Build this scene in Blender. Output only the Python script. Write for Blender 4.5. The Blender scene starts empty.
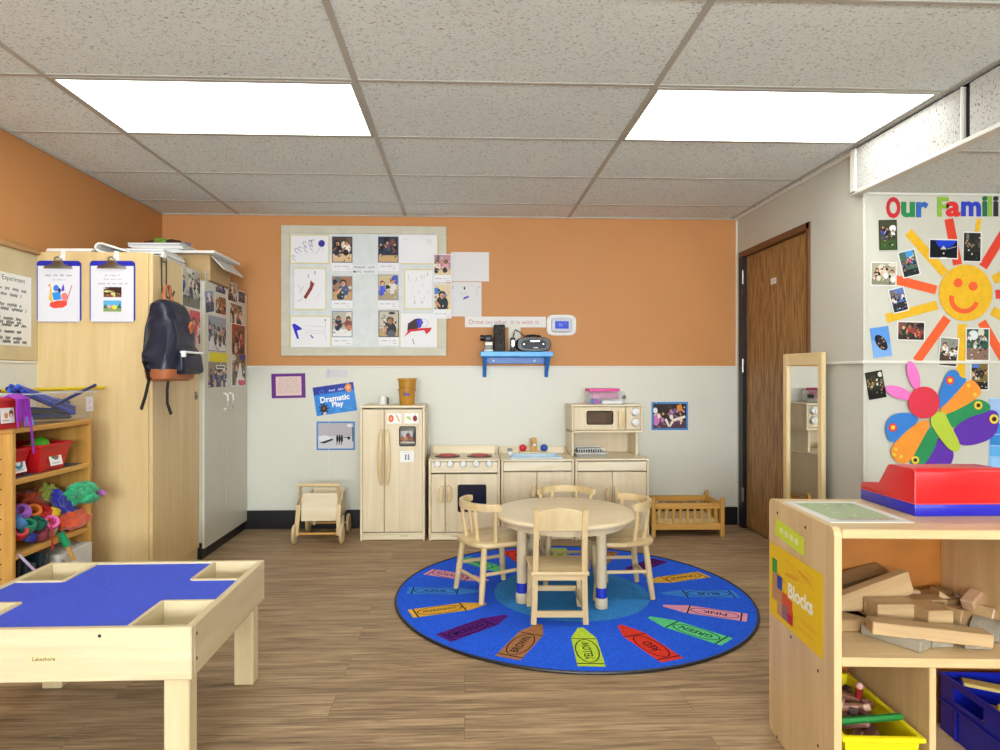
import bpy, bmesh, math, random
from mathutils import Vector, Matrix, noise
random.seed(7)
PI = math.pi
C = bpy.context.scene.collection
# ------------------------------------------------------------------ survey of the room
# camera constants recovered from the ceiling grid (2 ft x 4 ft tiles); used to read real sizes off the photograph
FL, YAW, PX, PYY, CAMZ = 641.45, .0383, 489.2, 375.6, 1.126
_c, _s = math.cos(YAW), math.sin(YAW)
def _ray(u, v):
    x = (u-PX)/FL; z = -(v-PYY)/FL
    return (x*_c+_s, -x*_s+_c, z)
def atY(u, v, Y):
    r = _ray(u, v); t = Y/r[1]; return Vector((r[0]*t, Y, CAMZ+r[2]*t))
def atX(u, v, X):
    r = _ray(u, v); t = X/r[0]; return Vector((X, r[1]*t, CAMZ+r[2]*t))
def atZ(u, v, Z):
    r = _ray(u, v); t = (Z-CAMZ)/r[2]; return Vector((r[0]*t, r[1]*t, Z))
XL, XR, YB, ZC, YA, ZS = -2.21, 2.06, 4.78, 2.313, 3.235, 2.07
RAIL = 1.197
# ------------------------------------------------------------------ colour and materials
def lin(h):
    if isinstance(h, str):
        h = h.lstrip('#'); h = [int(h[i:i+2], 16) for i in (0, 2, 4)]
    return tuple(((c/255)/12.92 if c/255 <= .04045 else ((c/255+.055)/1.055)**2.4) for c in h)+(1.,)
MATS = {}
def nt(name):
    m = bpy.data.materials.new(name); m.use_nodes = True
    t = m.node_tree; return m, t, t.nodes['Principled BSDF']
def plain(name, col, rough=.5, metal=0., noise_amt=.06, scale=14., bump=0., spec=.5, coat=0.):
    if name in MATS: return MATS[name]
    m, t, b = nt(name); N = t.nodes; L = t.links
    c = lin(col)
    tc = N.new('ShaderNodeTexCoord'); no = N.new('ShaderNodeTexNoise'); no.inputs['Scale'].default_value = scale
    no.inputs['Detail'].default_value = 4
    L.new(tc.outputs['Object'], no.inputs['Vector'])
    r = N.new('ShaderNodeValToRGB')
    r.color_ramp.elements[0].position = .3; r.color_ramp.elements[1].position = .7
    r.color_ramp.elements[0].color = tuple(x*(1-noise_amt) for x in c[:3])+(1,)
    r.color_ramp.elements[1].color = tuple(min(1, x*(1+noise_amt)) for x in c[:3])+(1,)
    L.new(no.outputs['Fac'], r.inputs['Fac']); L.new(r.outputs['Color'], b.inputs['Base Color'])
    b.inputs['Roughness'].default_value = rough; b.inputs['Metallic'].default_value = metal
    b.inputs['Specular IOR Level'].default_value = spec
    b.inputs['Coat Weight'].default_value = coat
    if bump:
        bp = N.new('ShaderNodeBump'); bp.inputs['Strength'].default_value = bump; bp.inputs['Distance'].default_value = .01
        n2 = N.new('ShaderNodeTexNoise'); n2.inputs['Scale'].default_value = scale*6; L.new(tc.outputs['Object'], n2.inputs['Vector'])
        L.new(n2.outputs['Fac'], bp.inputs['Height']); L.new(bp.outputs['Normal'], b.inputs['Normal'])
    MATS[name] = m; return m
def wood(name, light, dark, axis='z', rough=.42, scale=1., contrast=1., coat=.1):
    """fine grained wood, grain running along the local axis"""
    if name in MATS: return MATS[name]
    m, t, b = nt(name); N = t.nodes; L = t.links
    tc = N.new('ShaderNodeTexCoord'); mp = N.new('ShaderNodeMapping')
    s = {'x': (1.2, 16, 16), 'y': (16, 1.2, 16), 'z': (16, 16, 1.2)}[axis]
    mp.inputs['Scale'].default_value = tuple(v*scale for v in s)
    L.new(tc.outputs['Object'], mp.inputs['Vector'])
    n1 = N.new('ShaderNodeTexNoise'); n1.inputs['Scale'].default_value = 1.; n1.inputs['Detail'].default_value = 6; n1.inputs['Distortion'].default_value = .6
    n2 = N.new('ShaderNodeTexNoise'); n2.inputs['Scale'].default_value = 5.5; n2.inputs['Detail'].default_value = 3
    L.new(mp.outputs['Vector'], n1.inputs['Vector']); L.new(mp.outputs['Vector'], n2.inputs['Vector'])
    mx = N.new('ShaderNodeMath'); mx.operation = 'MULTIPLY_ADD'; mx.inputs[1].default_value = .35
    L.new(n2.outputs['Fac'], mx.inputs[0]); L.new(n1.outputs['Fac'], mx.inputs[2])
    r = N.new('ShaderNodeValToRGB'); e = r.color_ramp.elements
    e[0].position = .67-.2/contrast; e[1].position = .67+.2/contrast
    e[0].color = lin(dark); e[1].color = lin(light)
    L.new(mx.outputs[0], r.inputs['Fac']); L.new(r.outputs['Color'], b.inputs['Base Color'])
    b.inputs['Roughness'].default_value = rough; b.inputs['Coat Weight'].default_value = coat; b.inputs['Coat Roughness'].default_value = .3
    MATS[name] = m; return m
def ink_mat():
    m, t, b = nt('printed_paper'); N = t.nodes; L = t.links
    a = N.new('ShaderNodeAttribute'); a.attribute_name = 'Col'
    L.new(a.outputs['Color'], b.inputs['Base Color']); b.inputs['Roughness'].default_value = .5
    b.inputs['Specular IOR Level'].default_value = .25
    return m
INK = ink_mat()
def gloss_ink():
    m = INK.copy(); m.name = 'glossy_print'; b = m.node_tree.nodes['Principled BSDF']
    b.inputs['Roughness'].default_value = .3; return m
PHOTO = gloss_ink()
def rug_mat():
    m = INK.copy(); m.name = 'rug_pile'; t = m.node_tree; N = t.nodes; L = t.links; b = N['Principled BSDF']
    b.inputs['Roughness'].default_value = .95; b.inputs['Specular IOR Level'].default_value = .1
    tc = N.new('ShaderNodeTexCoord'); n = N.new('ShaderNodeTexNoise'); n.inputs['Scale'].default_value = 260; n.inputs['Detail'].default_value = 2
    L.new(tc.outputs['Object'], n.inputs['Vector'])
    bp = N.new('ShaderNodeBump'); bp.inputs['Strength'].default_value = .5; bp.inputs['Distance'].default_value = .004
    L.new(n.outputs['Fac'], bp.inputs['Height']); L.new(bp.outputs['Normal'], b.inputs['Normal'])
    n3 = N.new('ShaderNodeTexNoise'); n3.inputs['Scale'].default_value = 90; L.new(tc.outputs['Object'], n3.inputs['Vector'])
    r = N.new('ShaderNodeMapRange'); r.inputs[1].default_value = .3; r.inputs[2].default_value = .7; r.inputs[3].default_value = .82; r.inputs[4].default_value = 1.12
    L.new(n3.outputs['Fac'], r.inputs[0])
    v = N.new('ShaderNodeVectorMath'); v.operation = 'SCALE'
    a = [x for x in N if x.type == 'ATTRIBUTE'][0]
    L.new(a.outputs['Color'], v.inputs[0]); L.new(r.outputs[0], v.inputs['Scale']); L.new(v.outputs['Vector'], b.inputs['Base Color'])
    return m
RUG = rug_mat()
def emit(name, col, strength):
    m, t, b = nt(name); b.inputs['Base Color'].default_value = (.9, .9, .9, 1)
    b.inputs['Emission Color'].default_value = lin(col); b.inputs['Emission Strength'].default_value = strength
    b.inputs['Roughness'].default_value = .4
    return m
def clear(name, col, alpha):
    m, t, b = nt(name); N = t.nodes; L = t.links
    b.inputs['Base Color'].default_value = lin(col); b.inputs['Roughness'].default_value = .15
    tr = N.new('ShaderNodeBsdfTransparent'); mx = N.new('ShaderNodeMixShader'); mx.inputs[0].default_value = alpha
    out = [x for x in N if x.type == 'OUTPUT_MATERIAL'][0]
    L.new(tr.outputs[0], mx.inputs[1]); L.new(b.outputs[0], mx.inputs[2]); L.new(mx.outputs[0], out.inputs['Surface'])
    return m
def mirror_mat():
    m, t, b = nt('mirror_glass'); b.inputs['Base Color'].default_value = (.86, .88, .87, 1)
    b.inputs['Metallic'].default_value = 1; b.inputs['Roughness'].default_value = .015; return m
def ceiling_mat(name, col, dark):
    m, t, b = nt(name); N = t.nodes; L = t.links
    tc = N.new('ShaderNodeTexCoord')
    mp = N.new('ShaderNodeMapping'); mp.inputs['Scale'].default_value = (1, 1.5, 1); L.new(tc.outputs['Object'], mp.inputs['Vector'])
    n1 = N.new('ShaderNodeTexNoise'); n1.inputs['Scale'].default_value = 85; n1.inputs['Detail'].default_value = 2.5; n1.inputs['Roughness'].default_value = .6; n1.inputs['Distortion'].default_value = .8
    n2 = N.new('ShaderNodeTexNoise'); n2.inputs['Scale'].default_value = 1.3; n2.inputs['Detail'].default_value = 2
    L.new(mp.outputs['Vector'], n1.inputs['Vector']); L.new(tc.outputs['Object'], n2.inputs['Vector'])
    r = N.new('ShaderNodeValToRGB'); e = r.color_ramp.elements
    e[0].position = .32; e[1].position = .44; e[0].color = lin(dark); e[1].color = lin(col)
    L.new(n1.outputs['Fac'], r.inputs['Fac'])
    r2 = N.new('ShaderNodeMapRange'); r2.inputs[3].default_value = .93; r2.inputs[4].default_value = 1.06; L.new(n2.outputs['Fac'], r2.inputs[0])
    v = N.new('ShaderNodeVectorMath'); v.operation = 'SCALE'; L.new(r.outputs['Color'], v.inputs[0]); L.new(r2.outputs[0], v.inputs['Scale'])
    L.new(v.outputs['Vector'], b.inputs['Base Color']); b.inputs['Roughness'].default_value = .95; b.inputs['Specular IOR Level'].default_value = .1
    bp = N.new('ShaderNodeBump'); bp.inputs['Strength'].default_value = .4; bp.inputs['Distance'].default_value = .004
    L.new(r.outputs['Color'], bp.inputs['Height']); L.new(bp.outputs['Normal'], b.inputs['Normal'])
    return m
def floor_mat():
    m, t, b = nt('vinyl_planks'); N = t.nodes; L = t.links
    tc = N.new('ShaderNodeTexCoord')
    br = N.new('ShaderNodeTexBrick'); br.offset = .37; br.inputs['Scale'].default_value = 1; br.inputs['Brick Width'].default_value = 1.22; br.inputs['Row Height'].default_value = .152
    br.inputs['Mortar Size'].default_value = .0009; br.inputs['Color1'].default_value = (0, 0, 0, 1); br.inputs['Color2'].default_value = (1, 1, 1, 1); br.inputs['Mortar'].default_value = (.5, .5, .5, 1)
    L.new(tc.outputs['Object'], br.inputs['Vector'])
    # shift the grain from plank to plank
    va = N.new('ShaderNodeVectorMath'); va.operation = 'MULTIPLY_ADD'; va.inputs[1].default_value = (7.3, 3.1, 5.7)
    L.new(br.outputs['Color'], va.inputs[0]); L.new(tc.outputs['Object'], va.inputs[2])
    mp = N.new('ShaderNodeMapping'); mp.inputs['Scale'].default_value = (2.6, 34, 1); L.new(va.outputs['Vector'], mp.inputs['Vector'])
    n1 = N.new('ShaderNodeTexNoise'); n1.inputs['Scale'].default_value = 1.; n1.inputs['Detail'].default_value = 8; n1.inputs['Roughness'].default_value = .65; n1.inputs['Distortion'].default_value = .8
    L.new(mp.outputs['Vector'], n1.inputs['Vector'])
    mp2 = N.new('ShaderNodeMapping'); mp2.inputs['Scale'].default_value = (5, 110, 1); L.new(va.outputs['Vector'], mp2.inputs['Vector'])
    n2 = N.new('ShaderNodeTexNoise'); n2.inputs['Scale'].default_value = 1.; n2.inputs['Detail'].default_value = 3; L.new(mp2.outputs['Vector'], n2.inputs['Vector'])
    a1 = N.new('ShaderNodeMath'); a1.operation = 'MULTIPLY_ADD'; a1.inputs[1].default_value = .5; L.new(n2.outputs['Fac'], a1.inputs[0]); L.new(n1.outputs['Fac'], a1.inputs[2])
    a2 = N.new('ShaderNodeMath'); a2.operation = 'MULTIPLY_ADD'; a2.inputs[1].default_value = .07; L.new(br.outputs['Color'], a2.inputs[0]); L.new(a1.outputs[0], a2.inputs[2])
    r = N.new('ShaderNodeValToRGB'); e = r.color_ramp.elements
    e[0].position = .42; e[1].position = .95; e[0].color = lin('#48362a'); e[1].color = lin('#b79a78')
    x = e.new(.58); x.color = lin('#766049'); x = e.new(.74); x.color = lin('#94795b')
    L.new(a2.outputs[0], r.inputs['Fac'])
    mx = N.new('ShaderNodeMixRGB'); mx.inputs[2].default_value = lin('#7a6048'); L.new(br.outputs['Fac'], mx.inputs[0]); L.new(r.outputs['Color'], mx.inputs[1])
    L.new(mx.outputs['Color'], b.inputs['Base Color']); b.inputs['Roughness'].default_value = .52; b.inputs['Specular IOR Level'].default_value = .35
    bp = N.new('ShaderNodeBump'); bp.inputs['Strength'].default_value = .12; bp.inputs['Distance'].default_value = .004
    L.new(a1.outputs[0], bp.inputs['Height']); L.new(bp.outputs['Normal'], b.inputs['Normal'])
    return m
def door_mat():
    m, t, b = nt('oak_door_veneer'); N = t.nodes; L = t.links
    tc = N.new('ShaderNodeTexCoord'); mp = N.new('ShaderNodeMapping'); mp.inputs['Scale'].default_value = (9, 9, .8)
    L.new(tc.outputs['Object'], mp.inputs['Vector'])
    w = N.new('ShaderNodeTexNoise'); w.inputs['Scale'].default_value = 1.4; w.inputs['Detail'].default_value = 3; w.inputs['Distortion'].default_value = 1.3
    L.new(mp.outputs['Vector'], w.inputs['Vector'])
    s = N.new('ShaderNodeMath'); s.operation = 'MULTIPLY'; s.inputs[1].default_value = 46; L.new(w.outputs['Fac'], s.inputs[0])
    si = N.new('ShaderNodeMath'); si.operation = 'SINE'; L.new(s.outputs[0], si.inputs[0])
    mp2 = N.new('ShaderNodeMapping'); mp2.inputs['Scale'].default_value = (120, 120, 5); L.new(tc.outputs['Object'], mp2.inputs['Vector'])
    n2 = N.new('ShaderNodeTexNoise'); n2.inputs['Scale'].default_value = 1; L.new(mp2.outputs['Vector'], n2.inputs['Vector'])
    a = N.new('ShaderNodeMath'); a.operation = 'MULTIPLY_ADD'; a.inputs[1].default_value = .12; L.new(si.outputs[0], a.inputs[0]); L.new(n2.outputs['Fac'], a.inputs[2])
    r = N.new('ShaderNodeValToRGB'); e = r.color_ramp.elements; e[0].position = .3; e[1].position = .68
    e[0].color = lin('#75502c'); e[1].color = lin('#b0864f')
    L.new(a.outputs[0], r.inputs['Fac']); L.new(r.outputs['Color'], b.inputs['Base Color']); b.inputs['Roughness'].default_value = .5
    return m
# ------------------------------------------------------------------ mesh builder
class MB:
    def __init__(s): s.bm = bmesh.new(); s.mats = []
    def mi(s, m):
        if m is None: return 0
        if m not in s.mats: s.mats.append(m)
        return s.mats.index(m)
    def _add(s, tb, m, M=None):
        i = s.mi(m)
        for f in tb.faces: f.material_index = i
        if M is not None: bmesh.ops.transform(tb, matrix=M, verts=tb.verts)
        me = bpy.data.meshes.new('t'); tb.to_mesh(me); tb.free(); s.bm.from_mesh(me); bpy.data.meshes.remove(me)
        return s
    def box(s, x0, x1, y0, y1, z0, z1, m=None, bev=.002, M=None, seg=1):
        tb = bmesh.new(); bmesh.ops.create_cube(tb, size=1)
        bmesh.ops.transform(tb, matrix=Matrix.Translation(((x0+x1)/2, (y0+y1)/2, (z0+z1)/2)) @ Matrix.Diagonal((abs(x1-x0), abs(y1-y0), abs(z1-z0), 1)), verts=tb.verts)
        b = min(bev, .45*min(abs(x1-x0), abs(y1-y0), abs(z1-z0)))
        if b > 1e-5: bmesh.ops.bevel(tb, geom=tb.edges[:], offset=b, segments=seg, affect='EDGES', profile=.5)
        return s._add(tb, m, M)
    def prism(s, poly, axis, a, b, m=None, bev=0., M=None, seg=2):
        tb = bmesh.new()
        def P(p, t):
            return {'x': (t, p[0], p[1]), 'y': (p[0], t, p[1]), 'z': (p[0], p[1], t)}[axis]
        va = [tb.verts.new(P(p, a)) for p in poly]; vb = [tb.verts.new(P(p, b)) for p in poly]
        n = len(poly); tb.faces.new(va); tb.faces.new(list(reversed(vb)))
        for i in range(n): tb.faces.new((va[i], vb[i], vb[(i+1) % n], va[(i+1) % n]))
        bmesh.ops.recalc_face_normals(tb, faces=tb.faces[:])
        if bev: bmesh.ops.bevel(tb, geom=tb.edges[:], offset=bev, segments=seg, affect='EDGES', profile=.5)
        return s._add(tb, m, M)
    def sweep(s, pts, sec, m=None, up=Vector((0, 0, 1)), closed=False, scale=None, M=None):
        """sweep a closed 2D section (list of (side, up)) along points"""
        tb = bmesh.new(); pts = [Vector(p) for p in pts]; n = len(pts); rings = []
        for i, p in enumerate(pts):
            if closed: d = pts[(i+1) % n]-pts[i-1]
            else: d = pts[min(i+1, n-1)]-pts[max(i-1, 0)]
            d.normalize(); u = up
            if abs(d.dot(u)) > .96: u = Vector((1, 0, 0)) if abs(d.x) < .9 else Vector((0, 1, 0))
            sd = d.cross(u).normalized(); uu = sd.cross(d).normalized(); k = scale[i] if scale else 1
            rings.append([tb.verts.new(p+sd*a*k+uu*b*k) for a, b in sec])
        q = len(sec)
        for i in range(n if closed else n-1):
            r0, r1 = rings[i], rings[(i+1) % n]
            for j in range(q): tb.faces.new((r0[j], r0[(j+1) % q], r1[(j+1) % q], r1[j]))
        if not closed: tb.faces.new(list(reversed(rings[0]))); tb.faces.new(rings[-1])
        bmesh.ops.recalc_face_normals(tb, faces=tb.faces[:])
        return s._add(tb, m, M)
    def tube(s, pts, r, m=None, n=8, closed=False, scale=None, M=None):
        return s.sweep(pts, [(r*math.cos(2*PI*k/n), r*math.sin(2*PI*k/n)) for k in range(n)], m, closed=closed, scale=scale, M=M)
    def rod(s, p0, p1, r0, r1=None, m=None, n=14):
        return s.tube([p0, p1], r0, m, n, scale=[1, (r1 if r1 is not None else r0)/r0])
    def lathe(s, prof, m=None, n=24, M=None):
        tb = bmesh.new(); rings = []
        for r, z in prof:
            if r < 1e-6: rings.append([tb.verts.new((0, 0, z))])
            else: rings.append([tb.verts.new((r*math.cos(2*PI*k/n), r*math.sin(2*PI*k/n), z)) for k in range(n)])
        for a, b in zip(rings, rings[1:]):
            for k in range(n):
                k2 = (k+1) % n
                if len(a) == 1 and len(b) == 1: continue
                if len(a) == 1: tb.faces.new((a[0], b[k], b[k2]))
                elif len(b) == 1: tb.faces.new((a[k], a[k2], b[0]))
                else: tb.faces.new((a[k], a[k2], b[k2], b[k]))
        bmesh.ops.recalc_face_normals(tb, faces=tb.faces[:])
        return s._add(tb, m, M)
    def ball(s, c, r, m=None, sc=(1, 1, 1), M=None, sub=3, crumple=0., seed=0, freq=6.):
        tb = bmesh.new(); bmesh.ops.create_icosphere(tb, subdivisions=sub, radius=1)
        for v in tb.verts:
            k = 1.
            if crumple:
                p = v.co*freq*.3+Vector((seed*3.1, seed*1.7, seed))
                k += crumple*(noise.noise(p)*1.1+.7*abs(noise.noise(p*2.3))+.35*noise.noise(p*5.1))
            v.co = Vector((v.co.x*sc[0]*r*k, v.co.y*sc[1]*r*k, v.co.z*sc[2]*r*k))
        if M is not None: bmesh.ops.transform(tb, matrix=M, verts=tb.verts)
        return s._add(tb, m, Matrix.Translation(c))
    def loft(s, secs, m=None, n=24, M=None, cap=True):
        """secs: (cx, cy, z, half_x, half_y, squareness)"""
        tb = bmesh.new(); rings = []
        for cx, cy, z, hx, hy, q in secs:
            ring = []
            for k in range(n):
                a = 2*PI*k/n; ca, sa = math.cos(a), math.sin(a)
                ring.append(tb.verts.new((cx+hx*math.copysign(abs(ca)**q, ca), cy+hy*math.copysign(abs(sa)**q, sa), z)))
            rings.append(ring)
        for a, b in zip(rings, rings[1:]):
            for k in range(n): tb.faces.new((a[k], a[(k+1) % n], b[(k+1) % n], b[k]))
        if cap: tb.faces.new(list(reversed(rings[0]))); tb.faces.new(rings[-1])
        bmesh.ops.recalc_face_normals(tb, faces=tb.faces[:])
        return s._add(tb, m, M)
    def tub(s, x0, x1, y0, y1, z0, z1, taper, th, m, rim=0.):
        """open bin, wider at the top; taper = inset of the foot"""
        def ring(e, z): return [(x0+e, y0+e, z), (x1-e, y0+e, z), (x1-e, y1-e, z), (x0+e, y1-e, z)]
        tb = bmesh.new()
        R = [ring(taper, z0), ring(0, z1)]
        if rim: R += [ring(-rim, z1), ring(-rim, z1+.012)]
        top = z1+(.012 if rim else 0)
        R += [ring(th, top), ring(taper+th, z0+th)]
        V = [[tb.verts.new(p) for p in r] for r in R]
        for a, b in zip(V, V[1:]):
            for k in range(4): tb.faces.new((a[k], a[(k+1) % 4], b[(k+1) % 4], b[k]))
        tb.faces.new(list(reversed(V[0]))); tb.faces.new(V[-1])
        bmesh.ops.recalc_face_normals(tb, faces=tb.faces[:])
        bmesh.ops.bevel(tb, geom=[e for e in tb.edges], offset=.0015, segments=1, affect='EDGES')
        return s._add(tb, m)
    def build(s, name, parent=None, loc=None, smooth=True, ang=35):
        me = bpy.data.meshes.new(name); s.bm.to_mesh(me); s.bm.free()
        for m in s.mats: me.materials.append(m)
        o = bpy.data.objects.new(name, me); C.objects.link(o)
        if smooth:
            me.shade_smooth(); me.set_sharp_from_angle(angle=math.radians(ang))
        off = None
        if parent is not None:
            o.parent = parent
            if parent.get('_w') is not None: off = Vector(parent['_w'])
            p = parent
            while off is None and p.parent is not None:
                p = p.parent
                if p.get('_w') is not None: off = Vector(p['_w'])
        if loc is not None: off = Vector(loc); o.location = loc
        if off is not None: me.transform(Matrix.Translation(-off))
        return o
WORLD = []
def thing(name, label, cat, loc=(0, 0, 0), rotz=0., group=None, w=False):
    """an Empty at the base of a thing; w=True: its parts are given in room coordinates"""
    o = bpy.data.objects.new(name, None); C.objects.link(o); o.empty_display_size = .05
    o.location = loc; o.rotation_euler = (0, 0, rotz); o['label'] = label; o['category'] = cat
    if group: o['group'] = group
    if w: o['_w'] = tuple(loc); WORLD.append(o)
    return o
def tag(o, label, cat, group=None):
    o['label'] = label; o['category'] = cat
    if group: o['group'] = group
    return o
def struct(o): o['kind'] = 'structure'; return o
def dup(root, loc, rotz, label, group=None):
    r = root.copy(); C.objects.link(r); r.location = loc; r.rotation_euler = (0, 0, rotz); r['label'] = label
    if group: r['group'] = group
    for ch in list(root.children):
        c = ch.copy(); C.objects.link(c); c.parent = r
        for g in ch.children:
            d = g.copy(); C.objects.link(d); d.parent = c
    return r
# ------------------------------------------------------------------ printed and drawn sheets
_fc = {}
def glyphs(txt, size, bold=0.):
    k = (txt, bold)
    if k not in _fc:
        cu = bpy.data.curves.new('t', 'FONT'); cu.body = txt; cu.size = 1.; cu.offset = bold; cu.resolution_u = 3
        ob = bpy.data.objects.new('t', cu); me = bpy.data.meshes.new_from_object(ob)
        V = [v.co.copy() for v in me.vertices]; F = [tuple(p.vertices) for p in me.polygons]
        bpy.data.objects.remove(ob); bpy.data.curves.remove(cu); bpy.data.meshes.remove(me)
        x0 = min(v.x for v in V); x1 = max(v.x for v in V); y0 = min(v.y for v in V); y1 = max(v.y for v in V)
        _fc[k] = (V, F, x0, x1, y0, y1)
    return _fc[k]
class Sheet:
    """a thin sheet: x right, y up, z towards the viewer; flat colours per face"""
    def __init__(s, w, h, col='#f4f3ef', th=.0012, shape=None, step=.00005, jitter=0.):
        s.v = []; s.f = []; s.c = []; s.z = th; s.step = step; s.w = w; s.h = h
        pts = shape or [(-w/2, -h/2), (w/2, -h/2), (w/2, h/2), (-w/2, h/2)]
        n = len(pts); c = lin(col)
        b = len(s.v); s.v += [(x, y, 0) for x, y in pts]+[(x, y, th) for x, y in pts]
        s.f.append(tuple(range(b+n-1, b-1, -1))); s.c.append(c)
        s.f.append(tuple(range(b+n, b+2*n))); s.c.append(c)
        for i in range(n): s.f.append((b+i, b+(i+1) % n, b+n+(i+1) % n, b+n+i)); s.c.append(c)
    def poly(s, pts, col):
        s.z += s.step; b = len(s.v); s.v += [(x, y, s.z) for x, y in pts]
        a = sum(pts[i][0]*pts[(i+1) % len(pts)][1]-pts[(i+1) % len(pts)][0]*pts[i][1] for i in range(len(pts)))
        r = tuple(range(b, b+len(pts)))
        s.f.append(r if a > 0 else r[::-1]); s.c.append(lin(col) if not isinstance(col, tuple) or len(col) == 3 else col)
        return s
    def rect(s, x0, y0, x1, y1, col): return s.poly([(x0, y0), (x1, y0), (x1, y1), (x0, y1)], col)
    def ell(s, cx, cy, rx, ry, col, n=16, rot=0.):
        cr, sr = math.cos(rot), math.sin(rot)
        return s.poly([(cx+rx*math.cos(2*PI*k/n)*cr-ry*math.sin(2*PI*k/n)*sr, cy+rx*math.cos(2*PI*k/n)*sr+ry*math.sin(2*PI*k/n)*cr) for k in range(n)], col)
    def line(s, pts, wd, col):
        s.z += s.step
        for (x0, y0), (x1, y1) in zip(pts, pts[1:]):
            d = math.hypot(x1-x0, y1-y0) or 1e-9; nx, ny = -(y1-y0)/d*wd/2, (x1-x0)/d*wd/2
            b = len(s.v); s.v += [(x0+nx, y0+ny, s.z), (x0-nx, y0-ny, s.z), (x1-nx, y1-ny, s.z), (x1+nx, y1+ny, s.z)]
            s.f.append((b, b+1, b+2, b+3)); s.c.append(lin(col))
        return s
    def ring(s, cx, cy, rx, ry, wd, col, n=28, rot=0., a0=0., a1=2*PI):
        cr, sr = math.cos(rot), math.sin(rot); P = []
        for k in range(n+1):
            a = a0+(a1-a0)*k/n; x, y = rx*math.cos(a), ry*math.sin(a); P.append((cx+x*cr-y*sr, cy+x*sr+y*cr))
        return s.line(P, wd, col)
    def text(s, txt, cx, cy, h, col, rot=0., bold=0., maxw=None, sx=1.):
        """centred on cx, cy; h = height of the inked box"""
        V, F, x0, x1, y0, y1 = glyphs(txt, 1, bold); k = h/(y1-y0); kx = k*sx
        if maxw and (x1-x0)*kx > maxw: kx = maxw/(x1-x0)
        cr, sr = math.cos(rot), math.sin(rot); s.z += s.step; b = len(s.v)
        for v in V:
            x, y = (v.x-(x0+x1)/2)*kx, (v.y-(y0+y1)/2)*k
            s.v.append((cx+x*cr-y*sr, cy+x*sr+y*cr, s.z))
        for f in F: s.f.append(tuple(b+i for i in f)); s.c.append(lin(col))
        return s
    def hand(s, x0, x1, y, h, col, wd=.0012, seed=0):
        """a line of small handwriting"""
        R = random.Random(seed*77+int(x0*1000)); x = x0
        while x < x1:
            n = R.randint(3, 7); P = []
            for k in range(n*2):
                P.append((x+k*h*.3, y+(h*R.uniform(.25, .5) if k % 2 else -h*R.uniform(.2, .45))))
            P = [p for p in P if p[0] < x1]
            if len(P) > 1: s.line(P, wd, col)
            x += n*2*h*.3+h*.7
        return s
    def people(s, x0, y0, x1, y1, bg, floor=None, n=3, seed=0, cols=None, hair=True):
        """a snapshot: background, floor and a few figures as they show at this size"""
        R = random.Random(seed); w, h = x1-x0, y1-y0
        s.rect(x0, y0, x1, y1, bg)
        if floor: s.rect(x0, y0, x1, y0+h*R.uniform(.25, .42), floor)
        cols = cols or ['#2a3348', '#b0493f', '#e7e3df', '#3a5a9a', '#1c1c22', '#8c7a86', '#caa24a']
        clx = lambda v: max(x0, min(x1, v)); cly = lambda v: max(y0, min(y1, v))
        def E(cx, cy, rx, ry, col, rot=0.):
            cr, sr = math.cos(rot), math.sin(rot); k = 12
            s.poly([(clx(cx+rx*math.cos(2*PI*i/k)*cr-ry*math.sin(2*PI*i/k)*sr), cly(cy+rx*math.cos(2*PI*i/k)*sr+ry*math.sin(2*PI*i/k)*cr)) for i in range(k)], col)
        for i in range(R.randint(2, 4)):
            a = x0+w*R.random(); b = y0+h*R.uniform(.5, .95); E(a, b, w*R.uniform(.08, .25), h*R.uniform(.05, .2), R.choice(cols+['#6d6a66', '#d8d2c4']))
        for i in range(n):
            cx = x0+w*((i+.5)/n+R.uniform(-.08, .08)); hy = y0+h*R.uniform(.55, .78); r = min(w/n*.22, h*.13)
            E(cx, hy-r*2.4, r*1.9, r*2.3, R.choice(cols), R.uniform(-.3, .3))
            E(cx+r*R.uniform(-1, 1), hy-r*4.3, r*1.3, r*1.6, R.choice(cols+['#33302e']))
            E(cx-r*1.4, hy-r*2.6, r*.45, r*1.3, R.choice(['#d9a283', '#c58d6c', '#8a5a3d']), R.uniform(-.8, .8))
            if hair: E(cx, hy+r*.3, r*1.15, r*1.15, R.choice(['#1d1613', '#3b2518', '#5a3b22']))
            E(cx, hy-r*.15, r*.8, r*.95, R.choice(['#e0ac8c', '#cf9873', '#a06d4b']))
        for i in range(20):
            a, b = x0+w*R.uniform(.04, .96), y0+h*R.betavariate(2, 2.4); q = R.uniform(.25, 1.)
            E(a, b, w*.065*q, h*.05*R.uniform(.3, 1.2), R.choice(cols+[bg, '#d3a083', '#241d1c', '#8a7d74', '#3a332f']), R.uniform(0, 3))
        return s
    def build(s, name, mat=None):
        me = bpy.data.meshes.new(name); me.from_pydata(s.v, [], s.f); me.update()
        ca = me.color_attributes.new('Col', 'FLOAT_COLOR', 'CORNER')
        buf = []
        for p, c in zip(me.polygons, s.c): buf += list(c)*p.loop_total
        ca.data.foreach_set('color', buf); me.materials.append(mat or INK)
        o = bpy.data.objects.new(name, me); C.objects.link(o); return o
FACE = {'back': Matrix(((1, 0, 0), (0, 0, -1), (0, 1, 0))), 'right': Matrix(((0, 0, -1), (-1, 0, 0), (0, 1, 0))),
        'left': Matrix(((0, 0, 1), (1, 0, 0), (0, 1, 0))), 'up': Matrix(((1, 0, 0), (0, 1, 0), (0, 0, 1)))}
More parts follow.
